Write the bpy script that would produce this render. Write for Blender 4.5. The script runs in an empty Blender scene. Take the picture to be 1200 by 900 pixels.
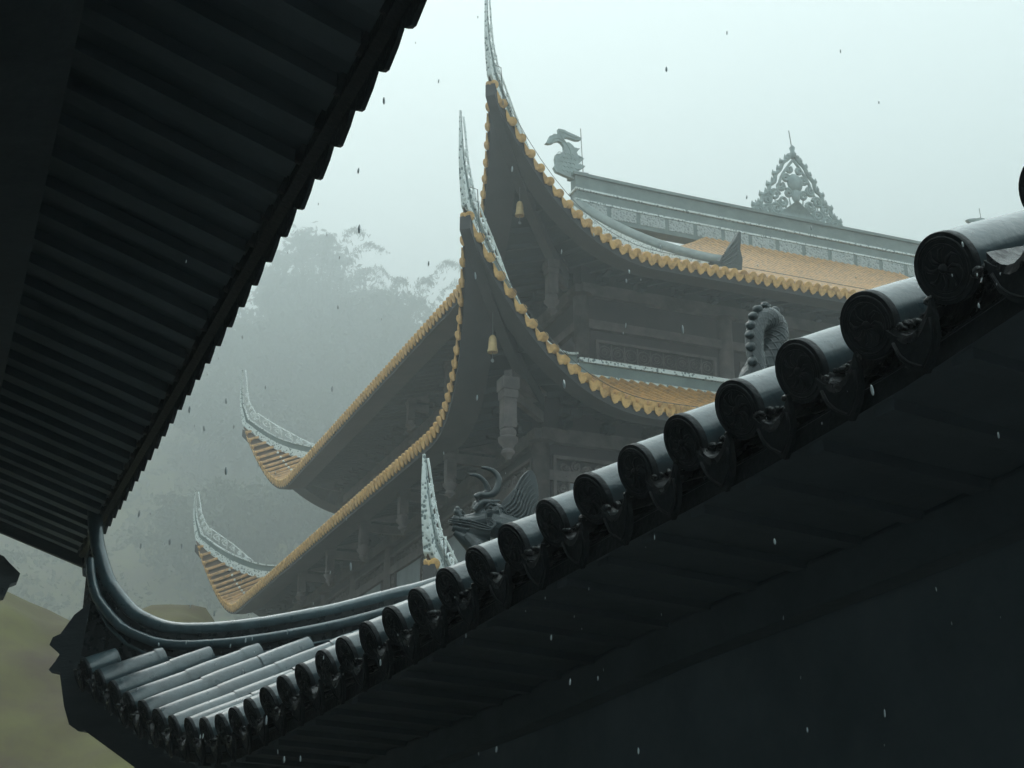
import bpy, math, random
import numpy as np
from mathutils import Vector, Matrix
from mathutils.geometry import tessellate_polygon
random.seed(7); rng = np.random.default_rng(7)
SC = bpy.context.scene
COL = SC.collection
R = math.radians

# ------------------------------------------------------------------ camera
FPX = 1600.0; PITCH = R(19.9); CAM = np.array([0, 0, 1.6])
cam = bpy.data.cameras.new('camera'); cam.sensor_width = 36; cam.lens = FPX/1200*36
cam.clip_start = 0.05; cam.clip_end = 2000
co = bpy.data.objects.new('camera', cam); COL.objects.link(co)
co.location = CAM; co.rotation_euler = (R(90)+PITCH, 0, 0); SC.camera = co

def az(a):
    a = R(a); return np.array([math.sin(a), math.cos(a), 0.0])
UP = np.array([0, 0, 1.0])

# ------------------------------------------------------------------ materials
def newmat(name):
    m = bpy.data.materials.new(name); m.use_nodes = True
    nt = m.node_tree; b = nt.nodes['Principled BSDF']
    return m, nt, b
def nd(nt, t, **kw):
    n = nt.nodes.new(t)
    for k, v in kw.items():
        if k in n.inputs: n.inputs[k].default_value = v
        else: setattr(n, k, v)
    return n
def mat(name, c1, c2=None, scale=6, rough=.6, rough2=None, bump=.0, bscale=40, detail=6, spec=.5, coat=0., stretch=None, metal=0, ramp=(.35, .65)):
    m, nt, b = newmat(name); L = nt.links.new
    tc = nd(nt, 'ShaderNodeTexCoord'); src = tc.outputs['Object']
    if stretch:
        mp = nd(nt, 'ShaderNodeMapping'); mp.inputs['Scale'].default_value = stretch
        L(src, mp.inputs[0]); src = mp.outputs[0]
    n = nd(nt, 'ShaderNodeTexNoise', Scale=scale, Detail=detail, Roughness=.65); L(src, n.inputs['Vector'])
    cr = nd(nt, 'ShaderNodeValToRGB'); L(n.outputs[0], cr.inputs[0])
    c2 = c2 or tuple(x*.6 for x in c1)
    cr.color_ramp.elements[0].position = ramp[0]; cr.color_ramp.elements[0].color = (*c1, 1)
    cr.color_ramp.elements[1].position = ramp[1]; cr.color_ramp.elements[1].color = (*c2, 1)
    L(cr.outputs[0], b.inputs['Base Color'])
    b.inputs['Roughness'].default_value = rough
    if rough2 is not None:
        mr = nd(nt, 'ShaderNodeMapRange'); mr.inputs['From Min'].default_value = .3; mr.inputs['From Max'].default_value = .7
        mr.inputs['To Min'].default_value = rough; mr.inputs['To Max'].default_value = rough2
        n3 = nd(nt, 'ShaderNodeTexNoise', Scale=scale*2.3, Detail=5); L(src, n3.inputs['Vector'])
        L(n3.outputs[0], mr.inputs[0]); L(mr.outputs[0], b.inputs['Roughness'])
    b.inputs['Specular IOR Level'].default_value = spec
    b.inputs['Coat Weight'].default_value = coat; b.inputs['Coat Roughness'].default_value = .12
    b.inputs['Metallic'].default_value = metal
    if bump:
        n2 = nd(nt, 'ShaderNodeTexNoise', Scale=bscale, Detail=6); L(src, n2.inputs['Vector'])
        bp = nd(nt, 'ShaderNodeBump', Strength=bump, Distance=.02); L(n2.outputs[0], bp.inputs['Height'])
        L(bp.outputs[0], b.inputs['Normal'])
    return m
M = {}
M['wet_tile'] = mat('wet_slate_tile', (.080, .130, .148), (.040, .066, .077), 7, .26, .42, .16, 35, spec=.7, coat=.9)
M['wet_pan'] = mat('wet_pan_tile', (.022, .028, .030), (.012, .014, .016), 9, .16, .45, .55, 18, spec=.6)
M['mortar'] = mat('wet_mortar', (.05, .058, .06), (.02, .024, .026), 22, .14, .4, .9, 45, spec=.7)
M['cap_dark'] = mat('dark_cap_clay', (.026, .033, .037), (.016, .021, .024), 25, .42, .65, .25, 60, spec=.35)
M['dark_wood'] = mat('old_dark_timber', (.095, .11, .12), (.07, .082, .09), 3, .75, None, .25, 20, stretch=(1, 1, 3))
M['dark_board'] = mat('dark_roof_board', (.135, .160, .176), (.100, .122, .136), 3, .85, None, .2, 25)
M['dark_rafter'] = mat('rafter_timber', (.155, .18, .196), (.115, .138, .15), 3, .8, None, .2, 25)
M['dark_wall'] = mat('dark_painted_wall', (.23, .265, .285), (.15, .18, .20), 1.4, .85, None, .1, 20)
M['ochre_tile'] = mat('ochre_glazed_tile', (.54, .29, .095), (.24, .13, .055), 6, .35, .6, .2, 20, spec=.5, ramp=(.42, .66))
M['ochre_cap'] = mat('ochre_cap_tile', (.70, .43, .16), (.38, .21, .08), 7, .45, .7, .2, 30, spec=.35, ramp=(.42, .66))
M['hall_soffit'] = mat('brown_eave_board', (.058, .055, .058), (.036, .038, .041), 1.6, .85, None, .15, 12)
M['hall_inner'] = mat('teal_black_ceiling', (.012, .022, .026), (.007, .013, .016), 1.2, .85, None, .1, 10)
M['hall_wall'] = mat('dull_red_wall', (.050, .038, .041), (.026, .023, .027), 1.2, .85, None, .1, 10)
M['hall_wood'] = mat('weathered_brown_wood', (.125, .105, .102), (.055, .049, .050), 3, .8, None, .3, 12)
M['ridge_grey'] = mat('grey_green_ridge', (.17, .22, .215), (.11, .15, .15), 2, .5, .7, .15, 15)
M['ornament'] = mat('verdigris_ornament', (.30, .38, .38), (.20, .26, .265), 4, .55, .7, .5, 14)
M['ornament_dark'] = mat('dark_bronze_ornament', (.05, .07, .07), (.03, .04, .04), 4, .5, .7, .4, 14)
M['dragon'] = mat('wet_glazed_dragon', (.011, .026, .030), (.008, .018, .021), 4, .24, .4, .1, 60, spec=.7)
M['metal'] = mat('grey_metal_rod', (.12, .14, .14), (.08, .09, .09), 8, .5)
M['brass'] = mat('pale_brass', (.50, .36, .17), (.34, .24, .11), 9, .45, None, .1, 20, metal=.2)
M['stone'] = mat('courtyard_stone', (.32, .33, .33), (.24, .25, .25), 1.5, .6, None, .2, 14)
M['soil'] = mat('hillside_ground', (.135, .132, .042), (.085, .060, .040), .45, .95, None, .4, 2, detail=8)
M['bark'] = mat('tree_bark', (.06, .05, .04), (.035, .03, .025), 6, .9, None, .4, 20)
M['leaf_a'] = mat('leaf_green', (.040, .065, .030), (.025, .042, .022), .9, .7)
M['leaf_b'] = mat('leaf_olive', (.070, .085, .032), (.040, .052, .022), .9, .7)
M['leaf_c'] = mat('bamboo_leaf', (.060, .090, .040), (.035, .055, .028), .9, .7)
M['pan_ochre'] = mat('dark_pan_tile', (.12, .065, .035), (.07, .04, .025), 3, .6)
M['bank'] = mat('bank_grass', (.135, .132, .042), (.085, .060, .040), .45, .95, detail=8)
M['shrub'] = mat('undergrowth', (.075, .072, .032), (.045, .050, .026), .14, .8, detail=8)

def mosaic(name, scale, light, dark, thr):
    m, nt, b = newmat(name); L = nt.links.new
    tc = nd(nt, 'ShaderNodeTexCoord')
    v = nd(nt, 'ShaderNodeTexVoronoi', Scale=scale); L(tc.outputs['Object'], v.inputs['Vector'])
    n = nd(nt, 'ShaderNodeTexNoise', Scale=scale*.55, Detail=4); L(tc.outputs['Object'], n.inputs['Vector'])
    mx = nd(nt, 'ShaderNodeMath', operation='ADD'); L(v.outputs['Distance'], mx.inputs[0]); L(n.outputs[0], mx.inputs[1])
    cr = nd(nt, 'ShaderNodeValToRGB'); L(mx.outputs[0], cr.inputs[0])
    cr.color_ramp.elements[0].position = thr-.07; cr.color_ramp.elements[0].color = (*dark, 1)
    cr.color_ramp.elements[1].position = thr+.07; cr.color_ramp.elements[1].color = (*light, 1)
    L(cr.outputs[0], b.inputs['Base Color']); b.inputs['Roughness'].default_value = .35
    bp = nd(nt, 'ShaderNodeBump', Strength=.6, Distance=.03); L(mx.outputs[0], bp.inputs['Height']); L(bp.outputs[0], b.inputs['Normal'])
    return m
M['mosaic'] = mosaic('silver_mosaic', 14, (.66, .72, .72), (.13, .18, .19), .82)
M['mosaic_dim'] = mosaic('dull_mosaic_panel', 14, (.36, .40, .40), (.16, .20, .21), .84)
M['filigree'] = mosaic('silver_filigree', 16, (.80, .86, .86), (.42, .48, .49), .75)
def glass():
    m, nt, b = newmat('rain_water')
    b.inputs['Transmission Weight'].default_value = .35; b.inputs['IOR'].default_value = 1.333
    b.inputs['Roughness'].default_value = .1; b.inputs['Base Color'].default_value = (.85, .93, .95, 1)
    return m
M['water'] = glass()

# ------------------------------------------------------------------ mesh helpers
class MB:
    def __init__(s): s.v = []; s.f = []; s.n = 0
    def add(s, v, f):
        o = s.n; v = [tuple(map(float, p)) for p in v]
        s.v += v; s.n += len(v); s.f += [tuple(i+o for i in q) for q in f]
    def grid(s, P, close=False):
        """P: array [m][n][3]"""
        P = np.asarray(P, float); m, n = P.shape[:2]
        f = []
        for i in range(m-1):
            for j in range(n-(0 if close else 1)):
                k = (j+1) % n
                f.append((i*n+j, i*n+k, (i+1)*n+k, (i+1)*n+j))
        s.add(P.reshape(-1, 3), f)
    def box(s, o, X, Y, Z):
        """box spanned from corner o by vectors X,Y,Z"""
        o, X, Y, Z = map(lambda q: np.asarray(q, float), (o, X, Y, Z))
        v = [o, o+X, o+X+Y, o+Y, o+Z, o+X+Z, o+X+Y+Z, o+Y+Z]
        s.add(v, [(3, 2, 1, 0), (4, 5, 6, 7), (0, 1, 5, 4), (1, 2, 6, 5), (2, 3, 7, 6), (3, 0, 4, 7)])
    def tube(s, pts, rad, n=8, cap=True, arc=None, up=UP, fn=None):
        pts = np.asarray(pts, float); K = len(pts)
        rad = np.broadcast_to(np.asarray(rad, float), (K,)) if np.ndim(rad) < 2 else np.asarray(rad)
        T = np.gradient(pts, axis=0); T /= np.linalg.norm(T, axis=1)[:, None]+1e-9
        a = np.cross(T[0], up)
        if np.linalg.norm(a) < 1e-3: a = np.cross(T[0], [1, 0, 0])
        a /= np.linalg.norm(a); rings = []
        th = np.linspace(0, 2*math.pi, n, endpoint=False) if arc is None else np.linspace(arc[0], arc[1], n)
        for k in range(K):
            a = a-np.dot(a, T[k])*T[k]; a /= np.linalg.norm(a)+1e-9
            b = np.cross(a, T[k]) * 1.0
            ring = []
            for j, t in enumerate(th):
                r = rad[k]
                if fn: r = r*fn(k, j)
                ring.append(pts[k]+r*(math.cos(t)*a+math.sin(t)*b))
            rings.append(ring)
        s.grid(rings, close=arc is None)
        if cap:
            base = s.n-K*n
            s.f.append(tuple(base+j for j in range(n))[::-1])
            s.f.append(tuple(base+(K-1)*n+j for j in range(n)))
    def disc(s, c, N, r, th, n=16, up=UP, bev=.93):
        """thick disc, front face centre c, normal N"""
        c = np.asarray(c, float); N = np.asarray(N, float)/np.linalg.norm(N)
        s.tube([c-N*th, c-N*th*.5, c-N*.1*th, c], [r, r, r, r*bev], n, True)
    def ball(s, c, r, n=8, m=6, X=None):
        c = np.asarray(c, float); r = np.broadcast_to(np.asarray(r, float), (3,))
        X = np.eye(3) if X is None else np.asarray(X)
        P = []
        for i in range(m+1):
            ph = math.pi*i/m
            P.append([c + X.T @ (r*np.array([math.sin(ph)*math.cos(2*math.pi*j/n), math.sin(ph)*math.sin(2*math.pi*j/n), math.cos(ph)])) for j in range(n)])
        s.grid(P, close=True)
    def prism(s, poly, o, X, Y, th, holes=()):
        """polygon (2D) in plane o,X,Y; thickness th centred along normal"""
        o, X, Y = map(lambda q: np.asarray(q, float), (o, X, Y)); N = np.cross(X, Y); N = N/np.linalg.norm(N)
        loops = [poly]+list(holes)
        tri = tessellate_polygon([[Vector((p[0], p[1], 0)) for p in lp] for lp in loops])
        flat = [p for lp in loops for p in lp]; n = len(flat)
        A = [o+X*p[0]+Y*p[1]+N*th/2 for p in flat]; B = [q-N*th for q in A]
        f = [tuple(t) for t in tri]+[tuple(i+n for i in t[::-1]) for t in tri]
        k = 0
        for lp in loops:
            m = len(lp)
            for i in range(m):
                a, b = k+i, k+(i+1) % m; f.append((a, b, b+n, a+n))
            k += m
        s.add(A+B, f)
    def build(s, name, m, parent=None, smooth=False, angle=None):
        me = bpy.data.meshes.new(name); me.from_pydata(s.v, [], s.f)
        me.materials.append(M[m] if isinstance(m, str) else m)
        if smooth or angle:
            me.polygons.foreach_set('use_smooth', [True]*len(me.polygons))
            if angle: me.set_sharp_from_angle(angle=R(angle))
        me.validate(); me.update()
        o = bpy.data.objects.new(name, me); COL.objects.link(o)
        if parent: o.parent = parent
        return o
def recalc(o):
    import bmesh
    bm = bmesh.new(); bm.from_mesh(o.data); bmesh.ops.recalc_face_normals(bm, faces=bm.faces); bm.to_mesh(o.data); bm.free(); return o
def remesh(mb, name, m, voxel, parent=None, smooth_iter=4):
    me = bpy.data.meshes.new('tmp'); me.from_pydata(mb.v, [], mb.f)
    o = bpy.data.objects.new('tmp', me); COL.objects.link(o); recalc(o)
    r = o.modifiers.new('r', 'REMESH'); r.mode = 'VOXEL'; r.voxel_size = voxel
    sm = o.modifiers.new('s', 'SMOOTH'); sm.iterations = smooth_iter; sm.factor = .5
    dg = bpy.context.evaluated_depsgraph_get(); ev = o.evaluated_get(dg)
    me2 = bpy.data.meshes.new_from_object(ev); me2.name = name
    bpy.data.objects.remove(o)
    me2.materials.clear(); me2.materials.append(M[m])
    me2.polygons.foreach_set('use_smooth', [True]*len(me2.polygons))
    o2 = bpy.data.objects.new(name, me2); COL.objects.link(o2)
    if parent: o2.parent = parent
    return o2
def empty(name, label=None, cat=None, group=None, kind=None):
    o = bpy.data.objects.new(name, None); COL.objects.link(o); return tag(o, label, cat, group, kind)
def tag(o, label=None, cat=None, group=None, kind=None):
    if label: o['label'] = label
    if cat: o['category'] = cat
    if group: o['group'] = group
    if kind: o['kind'] = kind
    return o
def place(o, p):
    """give a thing (mesh or empty with baked world coordinates) its origin at p"""
    p = Vector([float(x) for x in p])
    if o.type == 'MESH': o.data.transform(Matrix.Translation(-p))
    o.location = p
    for c in o.children: c.matrix_parent_inverse = Matrix.Translation(-p)
    return o
def spiral(c, r0, r1, a0, turns, n=22):
    return [(c[0]+(r0+(r1-r0)*i/(n-1))*math.cos(a0+turns*2*math.pi*i/(n-1)), c[1]+(r0+(r1-r0)*i/(n-1))*math.sin(a0+turns*2*math.pi*i/(n-1))) for i in range(n)]
def smoothpath(pts, n=24):
    """Catmull-Rom through points of any dimension"""
    p = np.asarray(pts, float); p = np.vstack([2*p[0]-p[1], p, 2*p[-1]-p[-2]]); out = []
    seg = len(p)-3
    for i in range(n):
        t = i/(n-1)*seg; k = min(int(t), seg-1); t -= k
        a, b, c, d = p[k:k+4]
        out.append(.5*((2*b)+(-a+c)*t+(2*a-5*b+4*c-d)*t*t+(-a+3*b-3*c+d)*t**3))
    return np.array(out)

# ------------------------------------------------------------------ generic roof face
class Face:
    """a roof face: corner tip T, eave axis E (length LE), inward axis I"""
    def __init__(s, T, E, I, LE, zb, Lf, Ff, g, W, far=True):
        s.T = np.array([T[0], T[1], 0.0]); s.E = E; s.I = I; s.LE = LE; s.zb = zb; s.Lf = Lf; s.Ff = Ff; s.g = g; s.W = W; s.far = far
    def se(s, x): return min(x, s.LE-x) if s.far else x
    def f(s, x): return s.Ff(max(0, s.se(x)))
    def hi(s, x): return max(s.f(x)+.02, min(s.se(x), s.W))
    def P(s, x, a, dz=0):
        e = max(0, s.se(x))
        return s.T+s.E*x+s.I*a+UP*(s.zb+s.g(max(a-s.Ff(e), -.2))+s.Lf(e)+dz)
def roof_rows(face, pitch, r, mb_tube, mb_pan, mb_cap, mb_drip, nk=9, nseg=7, capn=12, x0=None, x1=None, dens=None, drip=True, capr=1.12):
    x0 = pitch*.6 if x0 is None else x0; x1 = face.LE-pitch*.6 if x1 is None else x1
    n = int((x1-x0)/pitch); x = x0; pan = []
    for i in range(n+1):
        x = x0+i*pitch; a0 = face.f(x); a1 = face.hi(x)
        if a1-a0 < .06: continue
        k = nk if a1-a0 > 1 else max(4, nk//2)
        ts = np.linspace(a0, a1, k)
        pts = [face.P(x, a, r*.35) for a in ts]
        mb_tube.tube(pts, r, nseg, cap=False, arc=(-.3, math.pi+.3))
        d = pts[1]-pts[0]; N = -d/np.linalg.norm(d)
        if mb_cap is not None: mb_cap.disc(pts[0]+N*.02, N, r*capr, .05, capn)
        if drip and mb_drip is not None:
            xm = x+pitch/2
            if face.se(xm) > pitch*.7:
                p = face.P(xm, face.f(xm), -.01); p2 = face.P(xm, face.f(xm)+.1, -.01)
                tdir = face.P(xm+.05, face.f(xm+.05))-face.P(xm-.05, face.f(xm-.05)); tdir /= np.linalg.norm(tdir)
                outl = [(-.5, .12), (-.46, -.3), (-.3, -.8), (0, -1.1), (.3, -.8), (.46, -.3), (.5, .12)]
                mb_drip.prism([(q[0]*pitch*.86, q[1]*r*1.75) for q in outl], p-face.I*.015, tdir, UP*.93-face.I*.25, .025)
    # base surface
    xs = np.arange(x0-pitch*.5, x1+pitch*.51, pitch/2 if pitch < .3 else pitch)
    G = []
    for x in xs:
        a0 = face.f(x); a1 = face.hi(x); G.append([face.P(x, a, -.012) for a in np.linspace(a0, a1, nk)])
    if mb_pan is not None: mb_pan.grid(G)

# ------------------------------------------------------------------ MAIN HALL
u = az(-22); v = az(68); u2 = -u; v2 = -v
LO = np.array([-.855, 21.51, 0.0]); UPC = LO+1.6*u+1.07*v; T3 = LO-.8*(u+v)
def Lh(H=3.0, Rr=4.2, p=2.2): return lambda s: H*max(0, 1-s/Rr)**p if s < Rr else 0.0
def Fh(F=.8, Rr=4.2): return lambda s: F*(1-max(0, 1-s/Rr)**2)
hall = empty('temple_hall', 'tall tiered Chinese temple hall with ochre tiled roofs and sweeping upturned eaves in mist', 'temple')

def hip_ridge(face, parent, W, L1=1.8, seed=0, hw=.09):
    """sweeping ridge on the corner diagonal: mosaic foot, grey band, filigree crest, upturned spike"""
    D = -(face.E+face.I)/math.sqrt(2)
    ts = np.concatenate([np.linspace(min(W, 5.5), 0.15, 22)])
    pts = []
    for t in ts: pts.append(face.P(t, t, .02))
    corner = face.P(0.02, 0.02, .02)
    ext = smoothpath([corner, corner+D*.12+UP*.45, corner+D*.2+UP*.95, corner+D*.22+UP*L1], 9)
    pts = np.vstack([pts, ext]); K = len(pts)
    T = np.gradient(pts, axis=0); T /= np.linalg.norm(T, axis=1)[:, None]
    side = np.cross(D, UP); Nn = np.array([np.cross(side, t) for t in T]); Nn *= np.sign(Nn[:, 2:3]+1e-6)
    Nn[-9:] = np.where((Nn[-9:] @ D > 0)[:, None], -Nn[-9:], Nn[-9:])
    s = np.linspace(0, 1, K)
    taper = np.interp(s, [0, .5, .75, 1], [1, 1, .6, .05])
    def band(h0, h1, w0, name, m, off=0):
        mb = MB(); G = []
        for k in range(K):
            a, b = h0*taper[k], h1*taper[k]; w = w0*(.12+.88*taper[k])
            G.append([pts[k]+Nn[k]*a-side*w, pts[k]+Nn[k]*b-side*w, pts[k]+Nn[k]*b+side*w, pts[k]+Nn[k]*a+side*w])
        mb.grid(G, close=True); mb.f.append((0, 1, 2, 3)); n0 = (K-1)*4; mb.f.append((n0+3, n0+2, n0+1, n0))
        return mb.build(name, m, parent)
    root = band(.0, .24, hw*.9, 'hip_ridge', 'mosaic')
    root.name = 'hip_ridge'
    def sub(h0, h1, w, name, m):
        o = band(h0, h1, w, name, m); o.parent = root; return o
    sub(.243, .42, hw*.7, 'ridge_band', 'ridge_grey')
    sub(.423, .47, hw*1.15, 'ridge_moulding', 'mosaic')
    # filigree crest: scrolls along the outer part
    mb = MB(); i0 = int(K*.42)
    def fr(x, h):   # x along 0..1 from i0 to the end
        q = i0+x*(K-1-i0); k = min(int(q), K-2); t = q-k
        return pts[k]*(1-t)+pts[k+1]*t+(Nn[k]*(1-t)+Nn[k+1]*t)*(h+.47*np.interp(q, [0, K*.55, K*.75, K], [1, 1, .72, .12]))
    prof = lambda x: .34*(math.sin(min(x*2.2, 1)*math.pi/2))*(1-x)**.55+.02
    mb.tube([fr(x, prof(x)) for x in np.linspace(0, .99, 30)], .022, 5)
    n = 11
    for k in range(n):
        x = .04+.86*k/n; h = prof(x+.03); rr = h*.42; L = .032
        sp = spiral((0, 0), rr, rr*.18, k*2.1, 1.6*(1 if k % 2 else -1), 16)
        mb.tube([fr(x+.04+q[0]*.33, h*.5+q[1]) for q in sp], .02, 5)
        mb.tube([fr(x, 0), fr(x+.02, h*.6), fr(x+.055, h*1.12), fr(x+.05, h*1.22)], [.024, .02, .02, .012], 5)
    o = mb.build('filigree_crest', 'filigree', root, smooth=True)
    return root

def hall_roof(name, T, Lu, Lv, zb, g, W, wall_in, label, H=3.0, near_only=False, soffit_in=None):
    Lf, Ff = Lh(H), Fh()
    NL = Face(T, u, v, Lu, zb, Lf, Ff, g, W)
    NR = Face(T, v, u, Lv, zb, Lf, Ff, g, W)
    T2 = T+u*Lu+v*Lv
    BL = Face(T2, u2, v2, Lu, zb, Lf, Ff, g, W)
    BR = Face(T2, v2, u2, Lv, zb, Lf, Ff, g, W)
    tube, pan, cap, drip = MB(), MB(), MB(), MB()
    for F_ in (NL, NR): roof_rows(F_, .23, .082, tube, pan, cap, drip, nk=10, nseg=6, capn=12)
    for F_ in (BL, BR): roof_rows(F_, .46, .12, tube, pan, None, None, nk=7, nseg=4, drip=False)
    ro = tube.build(name, 'ochre_tile', hall, smooth=True)
    if label: ro['label'] = label
    pan.build('pan_tiles', 'pan_ochre', ro)
    nl = MB()
    for F_ in (NL,):
        x = .5
        while x < F_.LE-.3:
            a_ = F_.f(x)+.62
            if a_ < F_.hi(x)-.1: nl.ball(F_.P(x, a_, .125), .045, 6, 4)
            x += .23
    nl.build('tile_nails', 'filigree', ro)
    cap.build('tile_caps', 'ochre_cap', ro, angle=40)
    drip.build('drip_tiles', 'ochre_cap', ro)
    # eave board + soffit + rafters + corner beams
    fb, so, inn, rf = MB(), MB(), MB(), MB()
    for F_ in (NL, NR, BL, BR):
        xs = list(np.linspace(.1, 5, 26))+list(np.linspace(5.4, F_.LE-5.4, 12))+list(np.linspace(F_.LE-5, F_.LE-.1, 26))
        A = []; B = []; Cc = []
        for x in xs:
            f = F_.f(x)+.05; e = F_.se(x); z = F_.P(x, F_.f(x))[2]-.05
            base = F_.T+F_.E*x
            m = min(e, f+.62) if e > f else f
            A.append([base+F_.I*f+UP*z, base+F_.I*f+UP*(z-.16)])
            B.append([base+F_.I*f+UP*(z-.16), base+F_.I*((f+m)/2)+UP*(z-.20+.06*(m-f)/.62), base+F_.I*m+UP*(z-.20+.14*(m-f)/.62)])
            w = max(m, min(e, wall_in+.1)); zi = z-.06+.14*(m-f)/.62
            lf0 = F_.Lf(e)
            row = [base+F_.I*m+UP*(z-.20+.14*(m-f)/.62), base+F_.I*(m+.001)+UP*zi]
            for k in (1, 2, 3): row.append(base+F_.I*(m+(w-m)*k/3)+UP*(zi+.30*(w-m)*k/3))
            Cc.append(row)
        fb.grid(A); so.grid(B); inn.grid(Cc)
        # under-eave rafters
        x = 1.0
        while x < F_.LE-1.0:
            e = F_.se(x); f = F_.f(x)+.05; m = f+.62
            if min(e, wall_in) > m+.2:
                z = F_.P(x, F_.f(x))[2]-.05-.06+.14
                w = min(e, wall_in)
                p = F_.T+F_.E*x+F_.I*m+UP*(z-.12)
                rf.box(p-F_.E*.045, F_.E*.09, F_.I*(w-m)+UP*.30*(w-m), UP*.11)
            x += .34
        # purlin rings under the rafters
    fb.build('fascia_board', 'hall_soffit', ro, smooth=False)
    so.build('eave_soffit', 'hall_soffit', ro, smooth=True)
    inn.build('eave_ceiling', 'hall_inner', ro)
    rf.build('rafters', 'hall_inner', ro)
    for F_, nm in ((NL, 'a'), (BL, 'b'), (Face(T+u*Lu, u2, v, Lu, zb, Lf, Ff, g, W), 'c'), (Face(T+v*Lv, v2, u, Lv, zb, Lf, Ff, g, W), 'd')):
        if nm != 'b': hip_ridge(F_, ro, min(W, 5.5), 2.15 if zb > 13 else (1.8 if zb > 5 else 1.5), hw=.09 if zb > 5 else .13)
        cb = MB(); G = []
        side = np.cross((F_.E+F_.I)/math.sqrt(2), UP)*.1
        for t in np.linspace(.05, wall_in, 14):
            p = F_.P(t, t)
            p[2] = F_.zb+F_.Lf(t)-.16+.2*t*.5
            G.append([p-side+UP*.04, p-side-UP*.22, p+side-UP*.22, p+side+UP*.04])
        cb.grid(G, close=True); n0 = len(G)*4; cb.f += [(0, 1, 2, 3), (n0-1, n0-2, n0-3, n0-4)]
        cb.build('corner_beam', 'hall_soffit', ro)
    return ro, NL, NR

LuL, LvL = 27.3, 33.2; LuU, LvU = 24.1, 31.0
g_up = lambda a: .43*a+.0172*a*a
g_lo = lambda a: .42*a+.035*a*a
upper, NLu, NRu = hall_roof('upper_roof', UPC, LuU, LvU, 13.62, g_up, 12.05, 2.9, None)
lower, NLl, NRl = hall_roof('lower_roof', LO, LuL, LvL, 9.75, g_lo, 4.0, 2.5, None)
third, NL3, NR3 = hall_roof('porch_roof', T3, LuL+1.6, LvL+1.6, 3.3, g_lo, 3.4, 2.6, None)

# main ridge
RS0, RS1 = 7.4, 23.6
mid = UPC+u*12.05
rz = 21.0
def ridge_box(mb, s0, s1, z0, z1, w, zend=0):
    n = 30; G = []
    for i in range(n+1):
        t = i/n; s_ = s0+(s1-s0)*t; up_ = .06*(abs(2*t-1))**4
        p = mid+v*s_
        G.append([p-u*w+UP*(z0+up_), p-u*w+UP*(z1+up_), p+u*w+UP*(z1+up_), p+u*w+UP*(z0+up_)])
    mb.grid(G, close=True); mb.f += [(mb.n-4*(n+1), mb.n-4*(n+1)+1, mb.n-4*(n+1)+2, mb.n-4*(n+1)+3), (mb.n-1, mb.n-2, mb.n-3, mb.n-4)]
mb = MB(); ridge_box(mb, RS0, RS1, rz-.6, rz+.28, .22); mr = mb.build('main_ridge', 'ridge_grey', upper)
mb = MB(); ridge_box(mb, RS0-.05, RS1+.05, rz+.30, rz+.36, .27); ridge_box(mb, RS0-.05, RS1+.05, rz-.06, rz+.0, .25); mb.build('ridge_moulding', 'mosaic', mr)
mb = MB(); ridge_box(mb, RS0, RS1, rz+.363, rz+.80, .19); ridge_box(mb, RS0-.1, RS1+.1, rz+.803, rz+.90, .26); mb.build('ridge_cap', 'ridge_grey', mr)
mb = MB()
for i in range(16):
    s0 = RS0+.15+i*(RS1-RS0-.2)/16
    t = (i+.5)/16; up_ = .06*abs(2*t-1)**4
    mb.box(mid+v*s0-u*.235+UP*(rz-.46+up_), v*.86, u*.03, UP*.38)
mb.build('mosaic_panels', 'mosaic_dim', mr)
# gable ends (xieshan) and descending ridges
for s_, nm in ((RS0+.1, 1), (RS1-.1, -1)):
    gb = MB(); zt = lambda a: 13.62+g_up(a-.8)
    gb.prism([(-7.5, zt(12.05-7.5)-.3), (0, rz-.2), (7.5, zt(12.05-7.5)-.3)], mid+v*s_, u, UP, .2)
    gb.build('gable', 'hall_wall', upper)
    for sg in (-1, 1):
        K = 14; G = []; G2 = []
        for k in range(K+1):
            a = 8.6*k/K; p = mid+v*(s_-nm*.05)+u*sg*a; z = zt(12.05-a)+.0
            G.append([p-v*.11+UP*z, p-v*.11+UP*(z+.34), p+v*.11+UP*(z+.34), p+v*.11+UP*z]); G2.append(p+UP*(z+.42))
        dr = MB(); dr.grid(G, close=True); dr.f += [(0, 1, 2, 3), (dr.n-1, dr.n-2, dr.n-3, dr.n-4)]
        d_ = dr.build('descending_ridge', 'mosaic', upper)
        dt = MB(); dt.tube(G2, .14, 10); dt.build('ridge_tube', 'ridge_grey', d_, smooth=True)
# ring ridge where the lower roof meets the upper wall
mb = MB(); mt = MB()
a = 4.0; zr = 9.75+g_lo(a-.8)
for (o, E_, L_) in ((LO+u*a+v*a, v, LvL-2*a), (LO+u*a+v*a, u, LuL-2*a)):
    I_ = u if E_ is v else v
    mb.box(o-I_*.12+UP*(zr-.15), E_*L_, I_*.3, UP*.42)
    mt.box(o-I_*.17+UP*(zr+.275), E_*L_, I_*.36, UP*.09); mt.box(o-I_*.16+UP*(zr-.05), E_*L_, I_*.03, UP*.07)
rr_ = mb.build('ring_ridge', 'ridge_grey', lower); mt.build('ridge_moulding', 'mosaic', rr_)

# walls
def wallbox(name, o, a, b, z0, z1, m):
    mb = MB(); mb.box(o+UP*z0, u*a, v*b, UP*(z1-z0)); return mb.build(name, m, hall)
wi = 4.25
wallbox('upper_wall', LO+(u+v)*wi, LuL-2*wi, LvL-2*wi, zr-.6, 14.6, 'hall_wall')
wl = 2.55
wallbox('lower_wall', LO+(u+v)*wl, LuL-2*wl, LvL-2*wl, 0, 10.35, 'hall_wall')
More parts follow.
